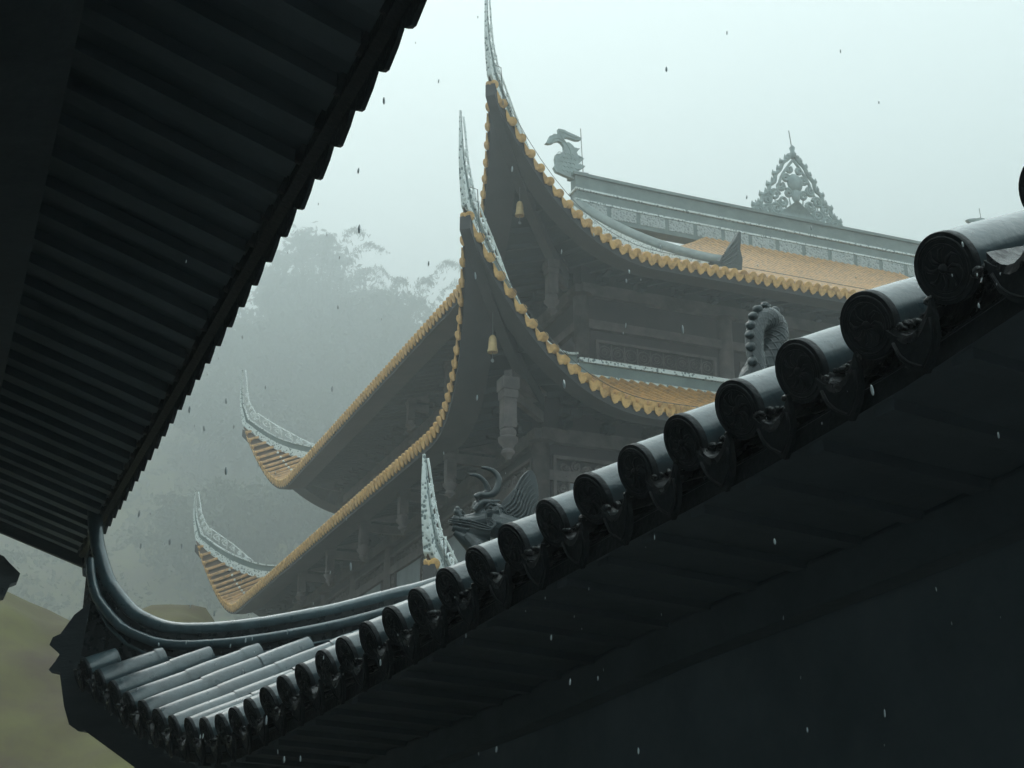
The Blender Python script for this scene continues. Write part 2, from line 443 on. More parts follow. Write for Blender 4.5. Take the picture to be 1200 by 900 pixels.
# beams, brackets, columns, panels on the two visible facades
def facade(o, E_, I_, L_, z0, z1, nb, tall):
    n_out = -I_
    step = L_/nb
    for i in range(nb+1):
        mb = MB(); p = o+E_*(i*step)+n_out*.0
        mb.tube([p+UP*z0, p+UP*(z1-.9)], .17, 14)
        mb.tube([p+UP*(z1-.9), p+UP*(z1-.55), p+UP*(z1-.5)], [.17, .17, .26], 14)
        mb.build('column', 'hall_wood', hall, angle=40)
    mb = MB()
    mb.box(o+n_out*.12+UP*(z1-.5), E_*L_, n_out*-.3, UP*.28)
    mb.box(o+n_out*.10+UP*(z1-1.25), E_*L_, n_out*-.2, UP*.2)
    mb.build('tie_beam', 'hall_wood', hall)
    mb = MB()       # bracket clusters
    k = int(L_/.9)
    for i in range(k):
        p = o+E_*(.45+i*L_/k)+UP*(z1-.2)
        for q in range(3):
            mb.box(p-E_*(.12+.09*q)+n_out*(.05+.26*q)+UP*(.16*q), E_*(.24+.18*q), n_out*.2, UP*.12)
            mb.box(p-E_*.06+UP*(.16*q-.04), E_*.12, n_out*(.3+.26*q), UP*.10)
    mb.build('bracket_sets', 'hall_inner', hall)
oU = LO+(u+v)*(wi-.02); oL = LO+(u+v)*(wl-.02)
facade(oU, v, u, LvL-2*wi, zr, 13.9, 7, 0); facade(oU, u, v, LuL-2*wi, zr, 13.9, 5, 0)
facade(oL, v, u, LvL-2*wl, 0, 9.9, 8, 0); facade(oL, u, v, LuL-2*wl, 0, 9.9, 7, 0)
# lattice band on the upper wall right facade
def lattice(o, E_, I_, L_, z0, z1, nm='lattice_window'):
    n_out = -I_; fr = MB(); w = .06
    fr.box(o+n_out*.04+UP*z0, E_*L_, n_out*.06, UP*w); fr.box(o+n_out*.04+UP*(z1-w), E_*L_, n_out*.06, UP*w)
    fr.box(o+n_out*.043+UP*(z0+w+.002), E_*w, n_out*.05, UP*(z1-z0-2*w-.004)); fr.box(o+E_*(L_-w)+n_out*.043+UP*(z0+w+.002), E_*w, n_out*.05, UP*(z1-z0-2*w-.004))
    f_ = fr.build(nm, 'hall_wood', hall)
    la = MB(); n = max(2, int(L_/.3)); st = (L_-2*w)/n; h = (z1-z0-2*w)
    for i in range(n):
        c = o+E_*(w+st*(i+.5))+n_out*.05+UP*((z0+z1)/2)
        P = [(st*.46*math.cos(t), min(h*.46, st*.46)*math.sin(t)) for t in np.linspace(0, 2*math.pi, 9)]
        la.tube([c+E_*p[0]+UP*p[1] for p in P], .014, 4); 
        sp = spiral((0, 0), st*.30, .03, i, 1.4, 12); la.tube([c+E_*p[0]+UP*p[1] for p in sp], .014, 4)
        la.box(c+E_*(st/2-.012)-UP*h/2, E_*.024, n_out*.02, UP*h)
    la.build('lattice', 'hall_wood', f_)
sU = (LvL-2*wi)/7
for i in range(5): lattice(oU+v*(i*sU+.3), v, u, sU-.6, zr+.45, zr+.95)
# carved openwork frames between columns on the lower storey
def carved_frame(o, E_, I_, L_, z0, z1, bw=.32):
    n_out = -I_; fr = MB()
    for (x, z, w, h) in ((0, z0, .06, z1-z0), (L_-.06, z0, .06, z1-z0), (.061, z1-.06, L_-.122, .06)):
        fr.box(o+E_*x+n_out*.03+UP*z, E_*w, n_out*.08, UP*h)
    f_ = fr.build('carved_frame', 'hall_wood', hall)
    cv = MB()
    def bx(x, z): return o+E_*x+n_out*.06+UP*z
    def scr(x, z, sgn, k):
        sp = spiral((0, 0), bw*.36, bw*.08, k*1.7, 1.5*sgn, 14); cv.tube([bx(x+q[0], z+q[1]) for q in sp], .026, 5)
        cv.ball(bx(x+bw*.2*math.cos(k), z+bw*.2*math.sin(k)), .05, 6, 4)
    n = int((L_-.4)/.24)
    for i in range(n): scr(.25+i*.24, z1-.06-bw*.5+.03*math.sin(i*2.3), 1 if i % 2 else -1, i)
    m = int((z1-z0-bw)/.24)
    for i in range(m):
        scr(.08+bw*.4, z1-bw-.1-i*.24, 1 if i % 2 else -1, i+.5); scr(L_-.08-bw*.4, z1-bw-.1-i*.24, -1 if i % 2 else 1, i)
    for (x, z, w, h) in ((.06+bw*.8, z0, .035, z1-z0-bw), (L_-.1-bw*.8, z0, .035, z1-z0-bw), (.06+bw*.8+.036, z1-bw, L_-.2-bw*1.6, .035)):
        cv.box(o+E_*x+n_out*.04+UP*z, E_*w, n_out*.05, UP*h)
    cv.build('scroll_carving', 'hall_wood', f_, smooth=False)
    op = MB(); op.box(o+E_*(.06+bw*.8+.036)+n_out*.012+UP*z0, E_*(L_-.2-bw*1.6), n_out*.01, UP*(z1-z0-bw)); op.build('opening', 'dark_wall', f_)
sL = (LvL-2*wl)/8
for i in range(4): carved_frame(oL+v*(i*sL+.22), v, u, sL-.44, 5.8, 9.2-.05)
sL2 = (LuL-2*wl)/7
for i in range(6): carved_frame(oL+u*(i*sL2+.22), u, v, sL2-.44, 5.8, 9.15)
# hanging posts (carved drop columns)
def hanging_post(p, z0, z1, r=.13, arm=None):
    mb = MB()
    H_ = z1-z0; prof = [(0, .35), (.04, .55), (.07, .9), (.10, .95), (.12, .7), (.15, .75), (.22, 1.35), (.26, 1.4), (.28, 1.0), (.33, 1.15), (.36, 1.05), (.38, .8)]
    mb.tube([p+UP*(z0+t*H_) for t, _ in prof], [r*q for _, q in prof], 14)
    mb.box(p-u*r*.9-v*r*.9+UP*(z0+.382*H_), u*r*1.8, v*r*1.8, UP*H_*.36)
    mb.box(p-u*r*1.05-v*r*1.05+UP*(z0+.745*H_), u*r*2.1, v*r*2.1, UP*H_*.10)
    mb.box(p-u*r*1.2-v*r*1.2+UP*(z0+.848*H_), u*r*2.4, v*r*2.4, UP*H_*.15)
    o = mb.build('hanging_post', 'hall_wood', hall, angle=35)
    if arm is not None:
        a = MB(); q = p+arm; a.box(p+UP*(z1-.34)-np.cross(arm, UP)*.06/np.linalg.norm(arm), arm, np.cross(arm, UP)*.12/np.linalg.norm(arm), UP*.2)
        a.box(p+UP*(z1-.04)-np.cross(arm, UP)*.08/np.linalg.norm(arm), arm, np.cross(arm, UP)*.16/np.linalg.norm(arm), UP*.22)
        a.build('bracket_arm', 'hall_wood', o)
    return o
d1 = 1.42
hanging_post(LO+(u+v)*d1, 8.62, 10.15, .135, (u+v)*(wl-d1))
for k in range(1, 6): hanging_post(LO+v*d1+u*(d1+3.1*k), 8.7, 9.75, .11, v*(wl-d1))
for k in range(1, 3): hanging_post(LO+u*d1+v*(d1+3.4*k+.3), 8.7, 9.75, .10, u*(wl-d1))
hanging_post(UPC+(u+v)*2.35, 12.72, 13.95, .12, (u+v)*.6)
for k in range(1, 4): hanging_post(UPC+v*2.2+u*(2.2+3.1*k), 12.8, 13.8, .10, v*.5)
# lightning rods on the hall
def rod(pts, r=.012):
    mb = MB(); mb.tube(pts, r, 5); return mb.build('lightning_rod', 'metal', hall)
p = mid+v*7.75; rod([p+UP*21.85, p+UP*22.8-v*.04, p+UP*23.65-v*.07], .013)
p = mid+v*23.2; rod([p+UP*21.9, p+UP*22.9+v*.02, p+UP*23.85-v*.03], .013)
for T_, zc in ((UPC, 16.65), (LO, 12.9), (T3, 6.3)):
    q = T_+(v*.35+u*.1); rod([q+UP*(zc-.6), q+UP*(zc+.25)-v*.05, q+UP*(zc+.27)-v*.2], .009)
# thin cable that follows the eave caps
mb = MB()
mb.tube([NRl.P(x, NRl.f(x), .10)-u*.06 for x in np.linspace(.2, 9, 40)], .008, 4)
mb.tube([NRu.P(x, NRu.f(x), .16)-u*.06 for x in np.linspace(.3, 16, 50)], .008, 4)
mb.build('eave_cable', 'metal', hall)
place(hall, LO+(u*LuL+v*LvL)/2)

# ------------------------------------------------------------------ ornaments on the hall
def px_poly(pts, cx, cy, sx): return [((x-cx)*sx, (cy-y)*sx) for x, y in pts]
# ridge finial (openwork pyramid)
fin = empty('ridge_finial', 'pale openwork triangular finial of curling scrolls standing at the middle of the hall ridge', 'roof ornament')
c0 = mid+v*15.5+UP*21.88
def f2(x, z, y=0): return c0+v*x+UP*z+u*y
mb = MB()
side = [(1.78, .0), (1.62, .28), (1.38, .42), (1.30, .72), (1.08, .86), (1.0, 1.15), (.80, 1.32), (.74, 1.6), (.55, 1.82), (.42, 2.1), (.22, 2.28), (.08, 2.45)]
for sg in (-1, 1):
    mb.tube([f2(sg*p[0], p[1]) for p in smoothpath(side, 40)], .07, 6)
    mb.tube([f2(sg*p[0], p[1]) for p in smoothpath([(1.45, .05), (1.1, .35), (.95, .75), (.7, 1.1), (.5, 1.6), (.2, 2.05), (0, 2.3)], 30)], .05, 6)
    rng2 = random.Random(3)
    for (x, z, r, a, t) in ((1.45, .17, .16, 0, 1.5), (1.15, .2, .22, 2, -1.6), (1.12, .6, .17, 1, 1.5), (.8, .35, .24, 4, 1.7), (.82, .85, .2, 3, -1.6), (.45, .2, .2, 5, 1.5), (.52, .66, .2, 0, -1.6), (.58, 1.2, .17, 2, 1.5), (.3, 1.0, .16, 1, 1.4), (.34, 1.55, .17, 4, -1.6), (.2, 1.9, .12, 2, 1.5), (.12, .45, .14, 0, 1.3)):
        mb.tube([f2(sg*q[0], q[1]) for q in spiral((x, z), r, r*.2, a, t, 20)], .056, 6)
    for x, z in side[1:-1:1]:
        mb.ball(f2(sg*(x+.05), z+.03), (.09, .09, .09), 7, 5)
        mb.tube([f2(sg*x, z), f2(sg*(x+.10), z+.08), f2(sg*(x+.09), z+.17)], [.05, .04, .012], 6)
    for x in np.linspace(.1, 1.6, 9): mb.tube([f2(sg*x, 0), f2(sg*(x-.08), .3), f2(sg*(x-.02), .5+.4*(1-x/1.6))], [.045, .035, .02], 6)
mb.box(f2(-1.85, -.16, -.13), v*3.7, u*.26, UP*.2)
mb.build('openwork_scrolls', 'ornament', fin, smooth=False)
mb = MB()
mb.ball(f2(0, 1.42), (.30, .30, .34), 12, 8, np.array([v, u*.5, UP])); mb.ball(f2(0, .98), (.17, .17, .3), 10, 6, np.array([v, u*.6, UP]))
mb.prism([(-.75, 0), (-.55, .3), (-.25, .55), (0, .78), (.25, .55), (.55, .3), (.75, 0)], c0, v, UP, .14)
mb.tube([f2(0, 2.35), f2(0, 2.5), f2(0, 2.62), f2(0, 2.75), f2(0, 2.86)], [.07, .13, .07, .10, .02], 9)
for sg in (-1, 1): mb.ball(f2(sg*.17, 2.42), .09, 7, 5)
mb.build('medallion', 'ornament', fin, smooth=True)
mb = MB(); mb.tube([f2(-.02, 2.8), f2(-.05, 3.1), f2(-.08, 3.4)], .016, 5); mb.build('spike', 'metal', fin)
place(fin, c0)
# dragon fish (chiwen) at the ridge ends
fpoly = [(612, 582), (622, 581), (640, 582), (652, 588), (680, 595), (698, 600), (715, 608), (705, 617), (690, 621), (672, 619), (655, 616), (640, 620), (636, 632), (645, 645), (657, 640), (672, 650), (684, 664), (706, 660), (690, 684), (697, 696), (700, 712), (724, 706), (706, 728), (696, 742), (728, 744), (704, 766), (682, 772), (700, 778), (742, 776), (728, 796), (712, 804), (700, 815), (692, 824), (640, 812), (600, 800), (590, 780), (600, 760), (596, 735), (600, 715), (616, 708), (630, 696), (636, 680), (634, 662), (624, 648), (612, 644), (598, 650), (586, 662), (572, 668), (556, 668), (566, 655), (570, 640), (574, 628), (586, 622), (590, 614), (604, 612), (614, 606)]
def chiwen(s_, sgn, label):
    base = mid+v*s_+UP*(21.85)
    k = 42.3/1600/4*1.05
    pl = [((x-645)*k*1.12*sgn, (812-y)*k) for x, y in fpoly]
    mb = MB(); mb.prism(pl, base, v, UP, .13)
    o = mb.build('dragon_fish', 'ornament', None); tag(o, label, 'roof ornament')
    mb = MB()
    def q(x, y, d=0): return base+v*(x-645)*k*1.12*sgn+UP*(812-y)*k-u*(.066+d)
    for dd in (0, -.132):
        for i in range(5):
            for j in range(4):
                cx, cy = 625+j*17+(i % 2)*8-i*2, 795-i*22
                mb.tube([q(cx+9*math.cos(t), cy-8*math.sin(t), dd) for t in np.linspace(0, math.pi, 7)], .012, 4)
        for pth in ([(618, 592), (640, 598), (670, 606), (700, 609)], [(620, 600), (628, 625), (645, 648), (662, 680), (668, 720)], [(580, 660), (590, 640), (612, 632), (635, 642)]):
            mb.tube([q(a_[0], a_[1], dd) for a_ in smoothpath(pth, 14)], .025, 4)
    mb.build('scale_relief', 'ornament', o)
    mb = MB()
    for (a_, b_) in (((690, 664), (704, 660)), ((700, 700), (722, 700)), ((706, 740), (724, 742))): mb.tube([q(a_[0], a_[1], -.06), q(b_[0], b_[1], -.06)], [.06, .01], 5)
    mb.build('fin', 'ornament', o)
    place(o, base); return o
chiwen(7.15, 1, 'pale dragon fish ornament with curled tail at the left end of the hall ridge')
chiwen(23.05, -1, 'small dragon fish ornament tip showing at the far right end of the hall ridge')
# beast at the foot of the descending ridge
a_ = 8.6; bp = mid+v*(RS0+.05)-u*a_; bz = 13.62+g_up(12.05-a_-.8)+.1
bpoly = [(-0.75, .02), (-.55, .12), (-.70, .25), (-.42, .3), (-.30, .52), (-.10, .66), (-.02, .86), (.14, 1.1), (.30, 1.38), (.36, 1.36), (.34, 1.05), (.30, .8), (.36, .5), (.32, .2), (.38, -.1), (-.5, -.1)]
mb = MB(); mb.prism([(x*.82, y*.82) for x, y in bpoly], bp+UP*bz, v, UP, .2)
o = mb.build('ridge_beast', 'ornament_dark'); tag(o, 'small dark horned beast with a pointed crest at the foot of the slanting roof ridge', 'roof ornament')
mb = MB()
for k in range(5): mb.tube([bp+UP*(bz+.08+.1*k)+v*(-.35+.04*k)-u*.11, bp+UP*(bz+.25+.14*k)+v*(-.05+.03*k)-u*.12, bp+UP*(bz+.5+.12*k)+v*.18-u*.11], .022, 5)
mb.build('mane_relief', 'ornament_dark', o); place(o, bp+UP*bz)
# bells under the eave corners
def bell(T_, d, ztop, zb_, label, r=.095):
    p = T_+(u+v)*d; mb = MB()
    prof = [(0, 1.0), (.03, 1.0), (.08, .86), (.18, .8), (.26, .72), (.31, .5), (.33, .2)]
    mb.tube([p+UP*(zb_+t) for t, _ in prof], [r*q for _, q in prof], 14); o = mb.build('wind_bell', 'brass', None, angle=40); tag(o, label, 'bell', 'wind bells under the hall eave corners')
    mb = MB(); mb.tube([p+UP*(zb_+.32), p+UP*(ztop)], .006, 5); mb.build('wire', 'metal', o)
    mb = MB(); mb.tube([p+UP*(zb_+.05), p+UP*(zb_-.16)], .006, 5); mb.disc(p+UP*(zb_-.16)-u*.002, -u, .035, .006, 8); mb.build('clapper', 'metal', o)
    place(o, p+UP*zb_)
bell(LO, .92, 11.2, 10.42, 'brass wind bell hanging under the near corner of the lower temple roof')
bell(UPC, 1.12, 15.1, 14.22, 'small brass wind bell hanging under the near corner of the topmost temple roof')

# ------------------------------------------------------------------ FOREGROUND ROOF A (right, dark wet tiles)
eA = az(-28); nA = az(62)
def ray(x, y):
    cx, cy = (x-600)/FPX, (450-y)/FPX
    return np.array([cx, math.cos(PITCH)-cy*math.sin(PITCH), math.sin(PITCH)+cy*math.cos(PITCH)])
P0A = CAM+ray(1110, 307)*2.9; P0A[2] = 0
SC_A = 7.70                                         # distance from the reference cap to the far corner
SF, ZF = ([0, .24, .48, .72, .96, 1.2, 1.44, 1.68, 1.92, 2.16, 2.4, 2.7, 3.1, 3.48, 4.14, 4.75, 5.2, 5.65, 6.4, 6.93, 7.2, 7.46, 7.7, 8.2, 10.2],
          [3.16, 3.02, 2.93, 2.83, 2.735, 2.65, 2.585, 2.51, 2.46, 2.43, 2.41, 2.41, 2.44, 2.48, 2.54, 2.595, 2.645, 2.70, 2.765, 2.81, 2.835, 2.868, 2.91, 2.99, 3.30])
LA = lambda s: float(np.interp(s, SF, ZF))-.126
FAm = .37
FA = lambda s: FAm*(1-max(0, 1-s/2.65)**1.6)
cornerA = P0A+eA*SC_A-nA*FAm
roofA = empty('tiled_gallery_roof', 'dark wet slate tiled roof with a curled corner filling the lower right foreground', 'roof')
gA = lambda a: .44*a+.015*a*a
LEN_A = 10.1
FcA = Face(cornerA, -eA, nA, LEN_A, 0.0, LA, FA, gA, 2.85, far=False)
FcB = Face(cornerA, nA, -eA, 5.7, 0.0, LA, FA, gA, 2.85, far=True)
tube, pan, mort, cap, rel, drip, drel = MB(), MB(), MB(), MB(), MB(), MB(), MB()
pitch = .2435; xoff = SC_A-round(SC_A/pitch)*pitch
rrA = .078
rngA = random.Random(11)
xs = [SC_A-k*pitch+(.05 if k < 0 else 0) for k in range(-9, 33) if .12 < SC_A-k*pitch < LEN_A]
def tile_row(face, x, detail):
    a0, a1 = face.f(x), face.hi(x)
    if a1 < 2.8: a1 -= .13
    if a1-a0 < .05: return
    a = a0; first = True; seg = .34
    while a < a1-.02:
        b = min(a+seg, a1)
        jt = rngA.uniform(-.007, .007); jr = rngA.uniform(-.0015, .0015)
        K = 4; ts = np.linspace(a, b+.012, K)
        pts = [face.P(x+jt, t, .035) for t in ts]
        rad = np.linspace(rrA+.003+jr, rrA-.006+jr, K); rad[0] = rrA-.001
        tube.tube(pts, rad, 18, cap=False, arc=(-.45, math.pi+.45))
        if first:
            d = pts[1]-pts[0]; d /= np.linalg.norm(d); N = -d+face.E*rngA.uniform(-.06, .06)+UP*rngA.uniform(-.05, .05); N /= np.linalg.norm(N); c = pts[0]+N*.010; r0_ = rngA.uniform(0, .8)
            cap.disc(c, N, rrA+.001, .02, 44, bev=.985)
            E_ = face.E-np.dot(face.E, N)*N; E_ /= np.linalg.norm(E_); Z_ = np.cross(E_, N); Z_ *= np.sign(Z_[2])
            f_ = c+N*.002
            ring = lambda r_, w: rel.tube([f_+r_*(math.cos(t)*E_+math.sin(t)*Z_) for t in np.linspace(0, 2*math.pi, 25)], w, 5, cap=False)
            ring(rrA-.012, .0035)
            if detail:
                ring(.052, .0025)
                for q in range(8):
                    t = q*math.pi/4+r0_
                    pth = [f_+r_*(math.cos(t+o_)*E_+math.sin(t+o_)*Z_) for r_, o_ in ((.012, 0), (.026, .25), (.040, .1), (.047, -.15))]
                    rel.tube(pth, [.003, .0055, .0045, .002], 5)
                rel.ball(f_, (.011, .011, .011), 8, 5)
            first = False
        a = b
    # closing end near ridge
    e = face.P(x, a1, .035); tube.tube([e, e+face.I*.02], [rrA-.003, .03], 18, cap=True, arc=(-.45, math.pi+.45))
def pan_row(face, x, detail):
    a0, a1 = face.f(x), face.hi(x)
    if a1-a0 < .12: return
    w = pitch-2*.055; n = 9; 
    seg = .16; k = max(1, int((a1-a0)/seg))
    for i in range(k):
        t0, t1 = a0+(a1-a0)*i/k, a0+(a1-a0)*(i+1)/k+.02
        G = []
        for t, h in ((t0, .012), (t0+.001, .022), ((t0+t1)/2, .014), (t1, .004)):
            row = []
            for j in range(n):
                y = -1+2*j/(n-1); row.append(face.P(x+y*w/2, t, h-.075+.062*y*y-(.010 if h == .012 else 0)))
            G.append(row)
        pan.grid(G)
    # drip tongue
    tdir = face.E; p = face.P(x, a0, -.055)+face.I*.012
    top = [(y*w/2*1.04, .050*y*y) for y in np.linspace(-1, 1, 9)]
    bot = [(w*.50, .01), (w*.44, -.028), (w*.30, -.056), (w*.13, -.076), (0, -.088), (-w*.13, -.076), (-w*.30, -.056), (-w*.44, -.028), (-w*.5, .01)]
    Zd = UP*.95-face.I*.28
    sl = (face.P(x+.05, face.f(x+.05))-face.P(x-.05, face.f(x-.05)))/.1
    drip.prism(top+bot, p, sl, Zd, .014)
    pp = p-face.I*.011
    if detail:
        drel.tube([pp+sl*q[0]*.86+Zd*(q[1]*.86+.002) for q in bot], .004, 5)
for x in xs:
    tile_row(FcA, x, True)
    pan_row(FcA, x-pitch/2, True)
    # mortar bedding lumps beside the tubes
    a0, a1 = FcA.f(x), FcA.hi(x)
    for sg in (-1, 1):
        t = a0+.01
        while t < min(a1, a0+.9):
            q = FcA.P(x+sg*(rrA*.86+rngA.uniform(-.006, .010)), t, rngA.uniform(-.022, -.004))
            mort.ball(q, (rngA.uniform(.008, .019), rngA.uniform(.010, .026), rngA.uniform(.006, .014)), 7, 5)
            t += rngA.uniform(.010, .026)
for k in range(1, 22): 
    tile_row(FcB, k*pitch, False); pan_row(FcB, k*pitch+pitch/2, False)
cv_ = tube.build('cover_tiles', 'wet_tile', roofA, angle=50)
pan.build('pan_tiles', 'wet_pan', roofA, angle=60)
mort.build('mortar_bedding', 'mortar', roofA, smooth=True)
cp = cap.build('tile_caps', 'cap_dark', roofA, angle=40); rel.build('cap_relief', 'cap_dark', cp, smooth=True)
dp = drip.build('drip_tiles', 'cap_dark', roofA); drel.build('drip_relief', 'cap_dark', dp, smooth=True)
# under-roof deck, fascia, soffit, rafters, wall beam
bd, sf, rf, cl_ = MB(), MB(), MB(), MB()
for F_, LL in ((FcA, LEN_A), (FcB, 5.7)):
    xs2 = list(np.linspace(.02, 3, 24))+list(np.linspace(3.3, LL if F_ is FcA else LL-.05, 14))
    G = []; S_ = []; V_ = []
    for x in xs2:
        a0 = F_.f(x)+.04; a1 = max(a0, min(F_.se(x), 2.9))
        G.append([F_.P(x, t, -.10) for t in np.linspace(a0, max(a1, a0+.06), 5)])
        z = F_.P(x, F_.f(x))[2]
        b0 = F_.T+F_.E*x+F_.I*(a0+.07)
        V_.append([b0-F_.I*.06+UP*(z-.07), b0-F_.I*.06+UP*(z-.125)])
        w = max(a0, min(F_.se(x), 1.0))
        dz = -(.0)*(w-a0)
        S_.append([b0-F_.I*.06+UP*(z-.125), F_.T+F_.E*x+F_.I*((w+a0)/2)+UP*(z-.14), F_.T+F_.E*x+F_.I*w+UP*(z-.155)])
    bd.grid(G); sf.grid(S_); cl_.grid(V_)
    x = .35
    while x < LL-.3:
        a0 = F_.f(x)+.06; w = min(F_.se(x), .98)
        if w > a0+.3:
            a0 += .0; z = F_.P(x, F_.f(x))[2]-.148
            rf.box(F_.T+F_.E*(x-.03)+F_.I*a0+UP*z, F_.E*.06, F_.I*(w-a0)+UP*(-.028), UP*.045)
        x += pitch
bd.build('roof_deck', 'dark_board', roofA); cl_.build('eave_board', 'cap_dark', roofA); sf.build('soffit_board', 'dark_board', roofA, smooth=True); rf.build('rafters', 'dark_board', roofA)
mb = MB(); G = []; G2 = []
for x in np.linspace(1.0, LEN_A, 30):
    z = LA(x)-.17; p = cornerA-eA*x+nA*1.0
    G.append([p-nA*.03+UP*(z+.0), p-nA*.03+UP*(z-.13), p+nA*.16+UP*(z-.13), p+nA*.16+UP*(z+.25)])
mb.grid(G, close=True); mb.f += [(0, 1, 2, 3), (mb.n-1, mb.n-2, mb.n-3, mb.n-4)]
mb.build('eave_beam', 'dark_rafter', roofA)
mb = MB()     # far side beam and gallery wall
mb.box(cornerA-eA*1.0+nA*1.0+UP*2.1, nA*3.7, -eA*.16, UP*.13); mb.build('eave_beam', 'dark_wood', roofA)
mb = MB()
n_ = 24
xsw = np.linspace(1.2, LEN_A, n_); G = []
for x in xsw:
    p = cornerA-eA*x+nA*1.06; zt_ = LA(x)-.2
    G.append([p, p+UP*zt_, p+nA*2.6+UP*zt_, p+nA*2.6])
mb.grid(G, close=True); mb.f += [(0, 1, 2, 3), (mb.n-1, mb.n-2, mb.n-3, mb.n-4)]
mb.build('gallery_wall', 'dark_wall', roofA)
def plD(x, y):
    Nd = np.cross(diag_, UP); Nd /= np.linalg.norm(Nd); d = ray(x, y); t = np.dot(cornerA-CAM, Nd)/np.dot(d, Nd); q = CAM+d*t-cornerA
    return (float(np.dot(q, diag_)), float(q[2]))
diag_ = (FcA.E+FcA.I)/math.sqrt(2)
mb = MB()
mb.prism([plD(*p) for p in [(126, 706), (110, 708), (92, 722), (76, 744), (67, 748), (63, 757), (75, 768), (70, 776), (62, 786), (66, 790), (75, 789), (80, 828), (86, 850), (97, 858), (104, 857), (160, 898), (240, 960), (420, 1000), (330, 900), (220, 830), (150, 770)]], cornerA, diag_, UP, .10)
mb.build('corner_board', 'dark_wood', roofA)
# ridges of A: a top tube and side mouldings on a wall of stacked tiles
def ridgeA(path, name, hgt, sink, parent=roofA, side_end=None):
    """path: centre line of the top tube; hgt: ridge wall height below it; sink: extra depth of the wall"""
    path = np.array(path); K = len(path); hgt = np.array(hgt); sink = np.array(sink)
    T = np.gradient(path, axis=0); T /= np.linalg.norm(T, axis=1)[:, None]
    H_ = path[0]-path[-1]; H_[2] = 0; H_ /= np.linalg.norm(H_); Sv = np.cross(-H_, UP); S_ = np.repeat(Sv[None], K, 0); Nn = np.cross(S_, T)
    hw = np.minimum(.052, hgt*.6)
    body = MB(); body.grid([[path[k]-S_[k]*hw[k]-Nn[k]*hgt[k]-UP*sink[k], path[k]-S_[k]*hw[k]-Nn[k]*.03, path[k]+S_[k]*hw[k]-Nn[k]*.03, path[k]+S_[k]*hw[k]-Nn[k]*hgt[k]-UP*sink[k]] for k in range(K)], close=True)
    body.f += [(0, 1, 2, 3), (body.n-1, body.n-2, body.n-3, body.n-4)]
    ob = body.build(name, 'wet_pan', parent)
    tb = MB()
    arc = np.concatenate([[0], np.cumsum(np.linalg.norm(np.diff(path, axis=0), axis=1))])
    def seg_tube(off, off_s, r, L, end=None):
        P_ = path-Nn*off[:, None]+S_*np.asarray(off_s)[:, None]
        tot = arc[-1] if end is None else arc[end]; a = 0
        n = max(1, round(tot/L))
        for q in range(n):
            t = np.linspace(tot*q/n, tot*(q+1)/n+.004, 7)
            pts = np.stack([np.interp(t, arc, P_[:, c]) for c in range(3)], 1)
            rr = np.linspace(r*1.05, r*.99, 7); rr[0] = r*1.02
            tb.tube(pts, rr, 16, cap=True)
    seg_tube(np.zeros(K), np.zeros(K), .050, .42)
    for sg in (-1, 1): seg_tube(np.minimum(.105, hgt*.8), sg*np.minimum(.060, hgt*.7), .033, .55, side_end)
    for sg in (-1, 1): seg_tube(np.minimum(.195, hgt*.95), sg*np.minimum(.058, hgt*.7), .012, .9, side_end)
    tb.build('ridge_tiles', 'wet_tile', ob, angle=50)
    return ob
ZT = [(.144, 3.82), (.170, 3.71), (.198, 3.62), (.239, 3.51), (.303, 3.41), (.385, 3.30), (.476, 3.24), (.559, 3.20), (.673, 3.18), (.859, 3.18), (1.002, 3.19), (1.215, 3.22), (1.425, 3.26), (1.684, 3.33), (1.874, 3.38), (2.5, 3.60)]
dz_ = np.array([(t*math.sqrt(2), z) for t, z in ZT])[::-1]
top2 = np.vstack([smoothpath(dz_, 70), smoothpath([dz_[-1], (.17, 4.02), (.15, 4.3), (.17, 4.7)], 12)[1:]])
tg = np.gradient(top2, axis=0); tg /= np.linalg.norm(tg, axis=1)[:, None]; nn2 = np.stack([-tg[:, 1], tg[:, 0]], 1)*-1
nn2 *= np.sign((nn2 @ np.array([.5, 1.0])))[:, None]
top2 = top2-nn2*.05
dg = diag_
pathA = np.array([cornerA+dg*d+UP*z for d, z in top2])
hgt = np.interp(top2[:, 0], [.12, .2, .35, .6, 1.0, 3.6], [.02, .06, .14, .20, .235, .235])
hgt[70:] = .02
gz = np.array([FcA.P(max(.03, d/math.sqrt(2)), max(.03, d/math.sqrt(2)))[2] for d, z in top2])
sink = np.maximum(.05, np.minimum(top2[:, 1]-hgt-gz+.05, 1.2)); sink[68:] = .01
ridgeA(pathA, 'hip_ridge', hgt, sink, side_end=int(np.argmax(top2[:, 1]*(np.arange(len(top2)) > 35) > 3.66)))
mr_ = [cornerA+nA*2.85-eA*s_+UP*(LA(s_)+gA(2.85-FAm)+.20) for s_ in np.linspace(2.4, LEN_A, 30)]
ridgeA(mr_, 'main_ridge', [.235]*30, [.1]*30)
place(roofA, cornerA-eA*4.5+nA*1.5)

